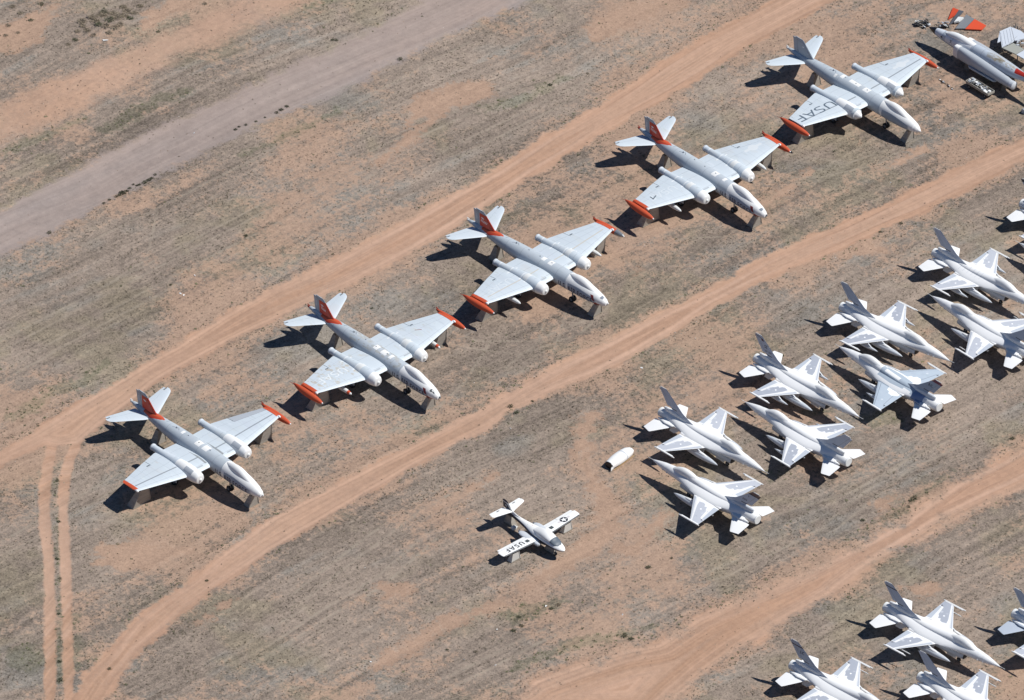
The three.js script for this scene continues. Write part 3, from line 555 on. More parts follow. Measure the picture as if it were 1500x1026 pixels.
    if (tk) {
      const y = 2.36, z = s * 9.74;
      const g = mesh('tip_tank', body([[2.72, y + .02, .03, .03, .03], [2.6, y + .02, .14, .14, .14], [2.2, y, .25, .25, .24], [1.4, y, .34, .34, .32], [0.3, y, .37, .37, .34], [-0.5, y + .02, .31, .32, .29], [-1.1, y + .06, .23, .26, .2], [-1.5, y + .1, .12, .18, .08], [-1.7, y + .12, .05, .12, .03]], { n: 22, sub: 3, zc: z }), M.red, t);
      mesh('tank_tip', new THREE.SphereGeometry(0.085, 10, 8).translate(2.7, y + 0.02, z), M.white, g);
      if (tk !== 'plain') mesh('tank_pylon', panel4([[1.5, 2.62, z - s * 0.16], [-0.75, 2.62, z - s * 0.16], [-0.75, 2.80, s * 9.4], [1.35, 2.80, s * 9.4]], 0.1), M.red, g);
      mesh('tank_fin', panel4([[-1.0, y + 0.2, z], [-1.75, y + 0.22, z + s * 0.2], [-2.0, y + 0.22, z + s * 0.22], [-1.6, y + 0.1, z]], 0.03), M.darkred, g);
      if (tk === 'bare') mesh('tank_nose', body([[2.74, y + .02, .03, .03, .03], [2.62, y + .02, .15, .15, .15], [2.2, y, .262, .262, .252], [1.6, y, .335, .335, .315]], { n: 22, sub: 3, zc: z }), M.metal, g);
    }
    // dispenser pod on a wing pylon
    if (o.pods) {
      const y = 1.86, z = s * 6.05;
      const g = mesh('wing_pod', body([[3.0, y, .03, .03, .03], [2.85, y, .12, .12, .12], [2.4, y, .21, .21, .21], [1.4, y, .25, .25, .25], [-0.2, y, .22, .22, .22], [-1, y, .08, .08, .08]], { n: 18, sub: 3, zc: z }), M.offwhite, t);
      mesh('pod_pylon', panel4([[1.9, y + .2, z], [0, y + .2, z], [-0.2, 2.5, z], [1.7, 2.5, z]], 0.12), M.grey, g);
      if (o.podred) mesh('pod_stripe', body([[2.78, y, .145, .145, .145], [2.66, y, .168, .168, .168], [2.45, y, .212, .212, .212]], { n: 18, sub: 2, zc: z }), M.red, g);
    }
  }
  // fin with rudder and the dorsal fillet
  const f = mesh('tail_fin', uvSide(surf(B57_FIN, 1, 0, 0.74, 7, true), B57.fin), m.fin, t);
  mesh('rudder', uvSide(surf(cut(B57_FIN, 2.95, 4.72), 1, 0.752, 1, 5, true), B57.fin), m.fin, f);
  if (o.redfin) mesh('fin_fillet', body([[-4.75, 3.12, .06, .2, .06], [-5.4, 3.0, .23, .3, .26], [-6.5, 2.86, .36, .35, .38], [-7.4, 2.78, .40, .4, .42], [-8.2, 2.72, .40, .38, .40]], { n: 20, sub: 3 }), M.red, f);
  mesh('tail_fairing', body([[-6.85, 2.7, .08, .1, .3], [-7.3, 2.72, .2, .2, .52], [-8.4, 2.76, .22, .2, .46], [-9.4, 2.78, .16, .15, .28], [-9.75, 2.8, .08, .08, .1]], { n: 18, sub: 3 }), M.grey, f);
  const ng = new THREE.Group(); ng.name = 'nose_gear'; t.add(ng);
  for (const s of [1, -1]) wheel(ng, 'wheel', 4.7, 0.33, s * 0.2, 0.33, 0.18);
  mesh('strut', bar([4.7, 0.35, 0], [4.6, 1.6, 0], 0.08), M.metal, ng);
  // the stands under wing tips, nose and tail
  const th = R(o.turn), at = (x, z) => [o.x + x * Math.cos(th) + z * Math.sin(th), o.z - x * Math.sin(th) + z * Math.cos(th)];
  const SG = 'plywood stands under the line of bombers';
  for (const [x, z, h, a, b, d, what, ln] of [[0.6, 8.15, 2.36, 0.95, 2.3, 0.9, 'right wing tip', .5], [0.8, -8.05, 2.36, 0.85, 1.5, 1.0, 'left wing tip', .45], [8.1, -0.1, 1.50, 0.66, 1.3, 0.8, 'nose', .15], [-5.9, 0, 1.78, 0.6, 1.3, 0.9, 'tail', 0]]) {
    const q = at(x, z); cradle(SG, `grey plywood stand under the ${what} of ${o.short}`, q[0], q[1], th, h - 0.07, a, b, d, M.ply, ln);
  }
  return t;
}
// strip of a round body between two angles (radians from straight up, toward +z)
function panelOf(g, y, z, a0, a1) {
  const p = g.attributes.position, n = g.attributes.normal, u = g.attributes.uv, P2 = [], N2 = [], U2 = [];
  for (let i = 0; i < p.count; i += 3) {
    let ok = true; for (let k = 0; k < 3; k++) { const a = Math.atan2(p.getZ(i + k) - z, p.getY(i + k) - y); if (a < a0 - 0.02 || a > a1 + 0.02) ok = false; const r = Math.hypot(p.getZ(i + k) - z, p.getY(i + k) - y); if (r < 0.4 || Math.abs(n.getX(i + k)) > 0.8) ok = false; }
    if (ok) for (let k = 0; k < 3; k++) { P2.push(p.getX(i + k), p.getY(i + k), p.getZ(i + k)); N2.push(n.getX(i + k), n.getY(i + k), n.getZ(i + k)); U2.push(u.getX(i + k), u.getY(i + k)); }
  }
  const q = new THREE.BufferGeometry(); q.setAttribute('position', new THREE.Float32BufferAttribute(P2, 3)); q.setAttribute('normal', new THREE.Float32BufferAttribute(N2, 3)); q.setAttribute('uv', new THREE.Float32BufferAttribute(U2, 2)); return q;
}
bomber({ x: -31.089, z: 21.412, turn: -46.63, seed: 101, short: 'the bomber with one red tip tank', label: 'grey bomber with red fin, white engine covers and only one red tip tank', coat: 4.2, spar: 1, root: 1, coverLong: 1, patches: [[-2.6, .35, .5, .045], [-0.35, .75, .5, .07], [0.75, .75, .5, .07]], name: 1, redfin: 1, number: '', tanks: [null, 'full'], tipband: 1, tip: 'cap', greyAileron: 1, nosewin: 0 });
bomber({ x: -13.796, z: 4.425, turn: -46.81, seed: 202, short: 'the rust-stained bomber', label: 'rust-stained grey bomber with red fin, two red tip tanks and red-nosed wing pods', coat: 4.3, rust: 1, ghost: 1, redbar: 1, bands: [-2.6, -1.0, 0.9], patches: [[-0.2, .6, .5, .06], [0.9, .8, .5, .06], [2.1, .4, .5, .06], [4.35, .45, .36, .05]], name: 1, redfin: 1, number: '1504', tanks: ['full', 'full'], tipband: 1, pods: 1, podred: 1, rednose: 1, emblem: 1, tip: 'glass', tailred: 1 });
bomber({ x: 2.773, z: -12.05, turn: -43.35, seed: 303, short: 'the bomber with a bare tank nose', label: 'grey bomber with red numbered fin and a bare metal nose on one tip tank', coat: 4.3, streak: 1, ghost: 1, bands: [-2.5, -0.9, 0.8, 1.5], patches: [[0.3, .5, .5, .05], [1.3, .6, .5, .06], [4.4, .5, .36, .05]], name: 1, redfin: 1, number: '33297', tanks: ['full', 'bare'], tipband: 1, pods: 1, rednose: 1, nosewin: 1, tip: 'cap' });
bomber({ x: 20.001, z: -29.055, turn: -48.4, seed: 404, short: 'the arrow-marked bomber', label: 'pale grey bomber with red numbered fin and a dark arrow mark on its wing', coat: 4.1, ghost: 1, insignia: 1, mark: 1, bands: [-2.6, -0.8, 0.7], patches: [[1.3, .7, .5, .07], [2.9, .4, .5, .05]], name: 1, redfin: 1, number: '33296', tanks: ['full', 'full'], tipband: 1, pods: 1, rednose: 1, nosewin: 1, tip: 'glass', tailred: 1 });
bomber({ x: 36.359, z: -45.275, turn: -46.38, seed: 505, short: 'the bomber lettered USAF', label: 'grey bomber with plain grey fin, white pointed nose and USAF on its wing', coat: 4.2, spar: 1, letters: 'USAF', insignia: 1, cone: 1, coverLong: 1, patches: [[-2.2, .5, .5, .06], [-0.9, 1.5, .5, .045], [1.2, .8, .5, .06], [-2.9, .3, .42, .04], [4.2, .5, .5, .05]], redfin: 0, tanks: ['plain', 'plain'], tip: 'cone' });
console.log('bombers done');
// ---------------------------------------------------------------- single-engined fighter
const F16 = { top: [-8, 8, -5, 5], fin: [-8, -2, 2.2, 5.4] };
const F_WING = [[0.9, 0.58, -3.13, 1.90, 0.042], [1.3, 0.28, -3.15, 1.90, 0.042], [4.55, -2.15, -3.34, 1.88, 0.042], [4.66, -2.25, -3.34, 1.88, 0.03]];
const F_STAB = [[0.98, -4.62, -6.82, 1.74, 0.05], [1.3, -4.82, -6.87, 1.70, 0.05], [2.66, -5.80, -6.93, 1.53, 0.04], [2.87, -5.97, -6.12, 1.50, 0.05]];
const F_FIN = [[2.55, -2.6, -5.85, 0, 0.05], [2.9, -3.45, -6.05, 0, 0.05], [3.2, -4.1, -6.2, 0, 0.05], [4.92, -6.2, -7.42, 0, 0.04], [5.06, -6.4, -7.5, 0, 0.03]];
const GEO = {}; const memo = (k, f) => GEO[k] || (GEO[k] = f());
const LG = '#b9bdc6', MG = '#a6abb6', FW = '#e8e8e8';
function fighterTop(o) {
  return skin(paint(640, 1024, F16.top, c => {
    c.fill(FW);
    c.grime(70, o.seed, ['#dcdedf', '#e2e2df', '#efefed'], 0.1, 0.5, 0.35, 2.4);
    const e = (z, f) => mix(lerpSt(F_WING, z)[1], lerpSt(F_WING, z)[2], f);
    for (const s of [1, -1]) {
      if (o.bare) { // wings left in bare grey paint
        c.poly([[e(1.25, 0), 1.25 * s], [e(4.7, 0), 4.7 * s], [e(4.7, 1), 4.7 * s], [e(1.3, 1), 1.3 * s]], '#b3bfcb');
        c.grime(30, o.seed + s, ['#a6b3c0', '#bfc9d3'], 0.1, 0.4, 0.3, 1.5, [-3, -0.6, 1.5 * s, 4.4 * s]);
        c.line([[e(1.4, .13), 1.4 * s], [e(4.5, .13), 4.5 * s]], 'rgba(95,105,118,.7)', 0.04); c.line([[e(1.4, .78), 1.4 * s], [e(3.9, .78), 3.9 * s]], 'rgba(95,105,118,.7)', 0.035);
        c.poly([[-1.2, 1.2 * s], [-1.4, 1.75 * s], [-1.75, 1.8 * s], [-1.9, 2.1 * s], [-2.4, 2.15 * s], [-2.9, 1.7 * s], [-2.9, 1.2 * s]], '#eceff0');
        c.disc(-2.2, 3.3 * s, 0.13, 'rgba(205,212,218,.9)');
      } else {
        c.poly([[e(1.5, 0), 1.5 * s], [e(4.7, 0), 4.7 * s], [e(4.7, .10), 4.7 * s], [e(1.5, .10), 1.5 * s]], '#b3b9c3');
        c.poly([[e(1.3, .0), 1.3 * s], [e(4.7, 0), 4.7 * s], [e(4.7, .045), 4.7 * s], [e(1.3, .02), 1.3 * s]], FW);
        const A = o.patch === 'b' ? MG : LG;
        c.poly([[e(4.66, .22), 4.66 * s], [e(2.4, .23), 2.4 * s], [-0.95, 1.85 * s], [-1.42, 1.72 * s], [-1.7, 1.82 * s], [-1.85, 2.12 * s], [-2.1, 2.0 * s], [-2.25, 2.35 * s], [e(2.55, .7), 2.55 * s], [e(3.75, .7), 3.75 * s], [e(3.85, 1), 3.85 * s], [e(4.66, 1), 4.66 * s]], A);
        c.poly([[e(1.55, .83), 1.55 * s], [e(3.7, .83), 3.7 * s], [e(3.75, 1.02), 3.75 * s], [e(1.5, 1.02), 1.5 * s]], '#b6bdc7');
        c.disc(-1.86, 2.65 * s, 0.10, '#f4f4f4'); c.disc(-2.45, 3.05 * s, 0.16, 'rgba(196,200,208,.8)');
        c.grime(16, o.seed + 2 + s, ['#9ea4af', '#c9ccd3'], 0.03, 0.16, 0.4, 1.6, [-3.1, -1.4, 2.2 * s, 4.4 * s]);
      }
      c.poly([[e(3.78, .84), 3.78 * s], [e(4.0, .84), 4.0 * s], [e(4.0, .9), 4.0 * s], [e(3.78, .9), 3.78 * s]], '#4b5058');
      c.line([[e(1.3, .13), 1.3 * s], [e(4.6, .13), 4.6 * s]], 'rgba(150,155,163,.35)', 0.02);
      if (o.stabGrey) c.poly([[-4.5, 0.95 * s], [-7.2, 0.95 * s], [-7.2, 3.1 * s], [-4.5, 3.1 * s]], '#b4bdc9');
    }
    if (o.bare) { // top of the fuselage left grey between white strips
      c.poly([[0.9, 0.85], [-1.0, 0.95], [-2.9, 0.75], [-5.2, 0.95], [-5.2, -0.95], [-2.9, -0.75], [-1.0, -0.95], [0.9, -0.85]], '#a7b3bf');
      c.poly([[0.4, 0.12], [-1.6, 0.12], [-1.6, -0.3], [0.4, -0.3]], FW);
      c.poly([[-2.6, -0.55], [-3.6, -0.6], [-3.6, -0.95], [-2.6, -0.95]], FW); c.poly([[-2.6, 0.55], [-3.6, 0.6], [-3.6, 0.95], [-2.6, 0.95]], FW);
      c.poly([[-3.9, 1.1], [-5.3, 1.1], [-5.3, -1.1], [-3.9, -1.1]], '#7f8fae');
    }
    if (o.ribs) for (let i = 0; i < 6; i++) c.line([[-0.3 - i * 0.55, -0.8], [-0.35 - i * 0.55, 0.8]], 'rgba(200,204,210,.8)', 0.05);
    c.grime(120, o.seed + 5, ['#cfd1d2', '#d8d8d5'], 0.015, 0.05, 0.5, 1.2);
  }), 0.62);
}
function fighterFin(o) {
  return skin(paint(384, 205, F16.fin, c => {
    c.fill(o.finCol || '#b2b9c6');
    c.grime(30, o.seed + 8, ['#8f97a3', '#a7adb8'], 0.05, 0.3, 0.35, 1.2);
    c.poly([[-8, 5.01], [-5.5, 5.01], [-5.5, 5.4], [-8, 5.4]], '#dcdedf');
    const k = o.mirror ? -1 : 1, T = (t, x, y, h, cl, st = 1) => { const g = c.g; g.save(); g.translate(c.X(x), c.Y(y)); g.scale(k * st, 1); g.font = `bold ${Math.round(h * c.sx * 1.38)}px sans-serif`; g.textAlign = 'center'; g.textBaseline = 'middle'; g.fillStyle = cl; g.fillText(t, 0, 0); g.restore(); };
    if (o.band) c.poly([[-8, 4.62], [-5.5, 4.62], [-5.5, 4.98], [-8, 4.98]], o.band);
    if (o.band2) c.poly([[-8, 4.52], [-5.5, 4.52], [-5.5, 4.62], [-8, 4.62]], o.band2);
    if (o.checks) { c.poly([[-7.4, 4.55], [-7.15, 4.55], [-7.2, 4.78], [-7.45, 4.78]], '#4a2c30'); c.poly([[-6.35, 4.5], [-6.0, 4.5], [-6.2, 4.75], [-6.45, 4.75]], '#4a2c30'); c.line([[-7.3, 4.9], [-6.3, 4.72]], '#39404e', 0.06); }
    if (o.fintext) T(o.fintext, o.tx ?? -5.85, o.ty ?? 4.02, o.th ?? 0.36, '#2c323e');
    if (o.fintext2) T(o.fintext2, -5.35, 3.52, 0.22, '#3a404c');
    if (o.mark) T('Y', -5.8, 4.2, 0.22, '#3a404c');
    c.line([[-6.0, 3.14], [-4.9, 3.14]], '#2b3140', 0.09);
    c.poly([[-8, 2.2], [-2, 2.2], [-2, 2.78], [-8, 2.78]], '#c9cdd4');
    c.line([[-5.62, 3.2], [-7.1, 4.95]], 'rgba(70,76,88,.5)', 0.025);
  }, true), 0.6);
}
const F16_GROUP = 'white stored single-engined fighters';
function fighter(o) {
  const t = thing('fighter_aircraft', o.label, 'aircraft', o.x, 0, o.z, R(o.turn), F16_GROUP);
  const T = o.topMat, V = fighterFin(o), U = (k, f) => memo(k, () => uvTop(f(), F16.top));
  const fus = mesh('fuselage', U('ffus', () => body([[5.3, 1.96, .42, .44, .43, 2], [4.6, 1.97, .50, .53, .52, 2], [3.8, 1.97, .57, .56, .62, 1.9], [2.8, 1.96, .60, .54, .80, 1.7], [1.8, 1.95, .54, .52, 1.0, 1.55], [0.6, 1.95, .48, .52, 1.26, 1.5], [-0.8, 1.95, .44, .54, 1.36, 1.5], [-2.2, 1.95, .42, .54, 1.32, 1.5], [-3.5, 1.95, .45, .54, 1.06, 1.6], [-4.6, 1.95, .52, .56, .82, 1.8], [-5.7, 1.94, .58, .58, .59, 2]], { n: 30, sub: 4 })), T, t);
  const nc = mesh('nose_cone', U('fnose', () => body([[7.18, 1.93, .025, .025, .025], [6.9, 1.93, .10, .10, .10], [6.4, 1.935, .225, .225, .225], [5.8, 1.945, .345, .355, .35], [5.29, 1.96, .422, .442, .432]], { n: 30, sub: 4 })), T, fus);
  mesh('pitot_probe', memo('fpit', () => bar([7.1, 1.93, 0], [7.72, 1.94, 0], 0.022, 6)), M.offwhite, nc);
  for (const s of [1, -1]) for (const x of [5.35, 4.75]) mesh('sensor_blister', memo('fsb' + s + x, () => new THREE.SphereGeometry(0.075, 10, 8).translate(x, 1.84, s * (x > 5 ? 0.44 : 0.535))), M.white, fus);
  mesh('canopy', memo('fcan', () => body([[4.5, 2.36, .03, .1, .08], [4.15, 2.42, .14, .2, .26], [3.6, 2.48, .36, .3, .37], [2.95, 2.52, .53, .3, .43], [2.3, 2.55, .52, .3, .42], [1.7, 2.56, .40, .3, .36], [1.2, 2.56, .26, .2, .27]], { n: 24, sub: 4 })), M.white, fus);
  mesh('dorsal_spine', U('fspi', () => body([[2.1, 2.42, .48, .2, .42], [1.2, 2.38, .40, .25, .46], [0, 2.32, .34, .25, .46], [-1.6, 2.26, .30, .25, .44], [-3, 2.24, .28, .25, .36], [-4.2, 2.28, .22, .2, .22], [-4.8, 2.3, .12, .2, .1]], { n: 20, sub: 3 })), T, fus);
  const inl = mesh('air_intake', memo('fint', () => body([[2.95, 1.12, .30, .33, .50, 2.8], [2.2, 1.12, .36, .37, .58, 2.8], [0.6, 1.2, .42, .46, .70, 2.6], [-1.6, 1.36, .44, .50, .78, 2.5], [-3.6, 1.52, .42, .46, .70, 2.3], [-5.2, 1.75, .3, .36, .5]], { n: 24, sub: 3 })), M.lightgrey, fus);
  mesh('intake_cover', memo('fic', () => body([[3.0, 1.12, .22, .24, .40, 3], [2.96, 1.12, .27, .30, .47, 3], [2.9, 1.12, .27, .30, .47, 3]], { n: 24, sub: 1 })), M.dark, inl);
  const nz = mesh('engine_nozzle', memo('fnoz', () => round([[-5.55, .615], [-6.1, .605], [-6.7, .54], [-7.02, .48]], 1.94, 0, 28, 3)), M.white, fus);
  mesh('nozzle_cover', memo('fnc', () => round([[-6.98, .49], [-7.06, .50], [-7.12, .44]], 1.94, 0, 28, 1)), M.offwhite, nz);
  for (const s of [1, -1]) {
    mesh('root_strake', U('fstr' + s, () => merge([plate([[4.4, 0.40], [3.4, 0.64], [2.55, 0.84], [1.5, 1.04], [0.30, 1.32], [-3.15, 1.32], [-3.3, 1.02], [-4.4, 0.94], [-4.55, 1.10], [-5.5, 1.16], [-6.0, 1.02], [-6.05, 0.58], [-5.0, 0.3], [3, 0.2], [4.2, 0.2]].map(q => [q[0], q[1] * s]), 1.93, 0.12, 0.05)])), T, t);
    const w = mesh('wing', U('fw' + s, () => surf(F_WING, s, 0.13, 0.775, 7)), T, t);
    mesh('leading_edge_flap', U('flf' + s, () => surf(cut(F_WING, 1.32, 4.6), s, 0, 0.126, 4)), T, w);
    mesh('flaperon', U('ffl' + s, () => surf(cut(F_WING, 1.36, 3.85), s, 0.782, 1, 4)), T, w);
    mesh('trailing_edge', U('fte' + s, () => surf(cut(F_WING, 3.88, 4.64), s, 0.777, 1, 4)), T, w);
    mesh('missile_rail', memo('frl' + s, () => { const r = round([[-0.78, .02], [-0.9, .06], [-1.15, .075], [-3.3, .075], [-3.5, .05]], 1.88, s * 4.74, 12, 2); return merge([r, box(2.2, 0.09, 0.12, -2.2, 1.88, s * 4.66)]); }), M.white, w);
    const st = mesh('stabilator', U('fst' + s, () => surf(F_STAB, s, 0, 1, 8)), T, t);
    mesh('pivot_fairing', memo('fpf' + s, () => body([[-4.6, 1.86, .1, .1, .06], [-5.2, 1.86, .14, .16, .16], [-6.2, 1.86, .12, .14, .15], [-6.6, 1.86, .08, .08, .06]], { n: 14, sub: 3, zc: s * 0.86 })), M.white, st);
    mesh('ventral_fin', memo('fvf' + s, () => panel4([[-3.9, 1.42, s * 0.55], [-5.1, 1.48, s * 0.5], [-5.15, 0.95, s * 0.75], [-4.5, 0.93, s * 0.76]], 0.04)), M.white, t);
    if (o.stores !== 'none') {
      const tk = mesh('drop_tank', memo('fdt' + s, () => body([[2.5, 1.2, .02, .02, .02], [2.2, 1.2, .12, .12, .12], [1.6, 1.2, .23, .23, .23], [0.6, 1.2, .32, .32, .32], [-0.6, 1.2, .33, .33, .33], [-1.8, 1.2, .25, .25, .25], [-2.8, 1.21, .08, .08, .08]], { n: 20, sub: 3, zc: s * 1.86 })), M.lightgrey, t);
      mesh('tank_cap', memo('fdc' + s, () => body([[1.05, 1.45, .04, .1, .05], [0.7, 1.46, .13, .1, .15], [0.0, 1.5, .16, .1, .17], [-1.2, 1.5, .14, .1, .12]], { n: 12, sub: 2, zc: s * 1.86 })), M.white, tk);
      mesh('pylon', memo('fpy' + s, () => panel4([[0.5, 1.45, s * 1.86], [-2.0, 1.45, s * 1.86], [-2.4, 1.9, s * 1.86], [-0.3, 1.9, s * 1.86]], 0.12)), M.lightgrey, tk);
    }
    if (o.stores === 'pod') {
      const pd = mesh('wing_pod', memo('fpd' + s, () => body([[0.2, 1.34, .02, .02, .02], [-0.1, 1.34, .09, .09, .09], [-0.8, 1.34, .17, .17, .17], [-1.8, 1.34, .18, .18, .18], [-2.6, 1.36, .06, .06, .06]], { n: 16, sub: 3, zc: s * 3.05 })), M.lightgrey, t);
      mesh('pylon', memo('fpp' + s, () => panel4([[-0.6, 1.48, s * 3.05], [-2.2, 1.48, s * 3.05], [-2.7, 1.88, s * 3.05], [-1.2, 1.88, s * 3.05]], 0.1)), M.lightgrey, pd);
    }
    if (o.stores === 'rail') mesh('launch_rail', memo('flr' + s, () => merge([round([[-0.75, .02], [-0.95, .05], [-2.9, .05]], 1.66, s * 4.0, 10, 2), panel4([[-1.8, 1.68, s * 4.0], [-2.9, 1.68, s * 4.0], [-2.9, 1.88, s * 4.0], [-2.0, 1.88, s * 4.0]], 0.08)])), M.offwhite, t);
    const mg = new THREE.Group(); mg.name = 'main_gear'; t.add(mg);
    wheel(mg, 'wheel', -1.4, 0.34, s * 1.16, 0.35, 0.2);
    mesh('strut', memo('fms' + s, () => bar([-1.4, 0.36, s * 1.02], [-1.0, 1.3, s * 0.6], 0.07)), M.offwhite, mg);
    mesh('gear_door', memo('fmd' + s, () => panel4([[-0.3, 0.62, s * 1.0], [-1.9, 0.62, s * 1.0], [-1.9, 1.2, s * 0.72], [-0.3, 1.2, s * 0.72]], 0.03)), M.white, mg);
  }
  const f = mesh('tail_fin', memo('ffin', () => uvSide(surf(F_FIN, 1, 0, 0.75, 7, true), F16.fin)), V, t);
  mesh('rudder', memo('frud', () => uvSide(surf(cut(F_FIN, 3.22, 4.9), 1, 0.757, 1, 4, true), F16.fin)), V, f);
  mesh('fin_root_fairing', memo('ffrf', () => body([[-3.2, 2.5, .08, .2, .06], [-4.0, 2.58, .2, .3, .17], [-5.2, 2.64, .28, .4, .21], [-6.1, 2.66, .30, .3, .20], [-6.5, 2.7, .2, .15, .12]], { n: 18, sub: 3 })), o.rootMat || M.white, f);
  const ng = new THREE.Group(); ng.name = 'nose_gear'; t.add(ng);
  wheel(ng, 'wheel', 2.15, 0.23, 0, 0.24, 0.15);
  mesh('strut', memo('fns', () => bar([2.15, 0.25, 0.0], [1.9, 0.95, 0], 0.06)), M.offwhite, ng);
  mesh('gear_door', memo('fnd', () => panel4([[2.0, 0.45, 0.3], [0.9, 0.45, 0.3], [0.9, 0.85, 0.26], [2.0, 0.85, 0.26]], 0.025)), M.white, ng);
  return t;
}
{
  const tm = [{ seed: 11 }, { seed: 12, patch: 'b' }, { seed: 13, bare: 1 }, { seed: 14, ribs: 1 }, { seed: 15, stabGrey: 1 }].map(fighterTop);
  const L = [
    { x: 20.273, z: 17.656, turn: -43.47, seed: 31, topMat: tm[0], stores: 'tank', label: 'white fighter with plain grey fin, its tail towards the white fairing on the ground' },
    { x: 29.999, z: 8.140, turn: -43.77, seed: 32, topMat: tm[1], stores: 'pod', checks: 1, fintext: 'SI', ty: 4.0, tx: -5.75, th: 0.34, fintext2: 'AF 237', label: 'white fighter with dark SI lettered on its tall grey fin' },
    { x: 39.240, z: -1.477, turn: -40.39, seed: 33, topMat: tm[1], stores: 'pod', finCol: '#a3adbd', label: 'white fighter with plain blue-grey fin standing next to the SI fighter' },
    { x: 48.938, z: -11.261, turn: -42.8, seed: 34, topMat: tm[3], stores: 'pod', finCol: '#b6bdc9', label: 'white fighter with ribbed tape over its spine and plain grey fin' },
    { x: 58.516, z: -20.601, turn: -42.3, seed: 35, topMat: tm[0], stores: 'tank', band: '#3b3d44', label: 'white fighter with a dark band on its fin, nearest to the dismantled grey fuselage' },
    { x: 19.490, z: 25.829, turn: 136.82, seed: 36, topMat: tm[0], stores: 'tank', mirror: 1, band: '#6b5450', band2: '#24222a', fintext: 'ASU', tx: -5.3, ty: 3.62, th: 0.24, mark: 1, rootMat: M.lightgrey, label: 'white fighter with a brown and black band across its grey fin tip' },
    { x: 28.836, z: 15.902, turn: 135.81, seed: 37, topMat: tm[1], stores: 'pod', mirror: 1, finCol: '#bac1cc', label: 'white fighter with a blank grey fin facing the tail of the SI fighter' },
    { x: 38.409, z: 6.147, turn: 133.99, seed: 38, topMat: tm[2], stores: 'pod', mirror: 1, finCol: '#8d99ab', band: '#6a3040', fintext: 'AC', tx: -5.75, ty: 4.0, th: 0.36, rootMat: M.lightgrey, label: 'fighter with bare grey wings, white fuselage strips and a red-tipped fin lettered AC' },
    { x: 48.152, z: -3.030, turn: 133.63, seed: 39, topMat: tm[0], stores: 'rail', mirror: 1, finCol: '#a0aabb', label: 'white fighter facing the tail of the fighter with ribbed spine tape' },
    { x: 57.779, z: -12.98, turn: 135, seed: 40, topMat: tm[0], stores: 'tank', mirror: 1, label: 'white fighter facing the tail of the fighter with a dark fin band' },
    { x: 42.293, z: 48.848, turn: -40.26, seed: 41, topMat: tm[1], stores: 'rail', finCol: '#aab3c2', band2: '#23252d', label: 'white fighter with thin launch rails and a thin black stripe at its fin tip' },
    { x: 32.999, z: 58.181, turn: -39.53, seed: 42, topMat: tm[1], stores: 'rail', band2: '#3a2a30', finCol: '#a4adbb', fintext: 'LC', tx: -5.8, ty: 4.0, th: 0.34, label: 'white fighter with LC lettered on its grey fin above a dark tip stripe' },
    { x: 45.202, z: 59.789, turn: -41.1, seed: 43, topMat: tm[1], stores: 'rail', finCol: '#a8b1c0', label: 'white fighter with plain grey fin beside the fighter lettered LC' },
    { x: 54.713, z: 49.671, turn: -41.64, seed: 44, topMat: tm[4], stores: 'tank', finCol: '#a2acbc', label: 'white fighter with grey stabilators and a white-topped grey fin' },
  ];
  for (const o of L) fighter(o);
}
console.log('fighters done');
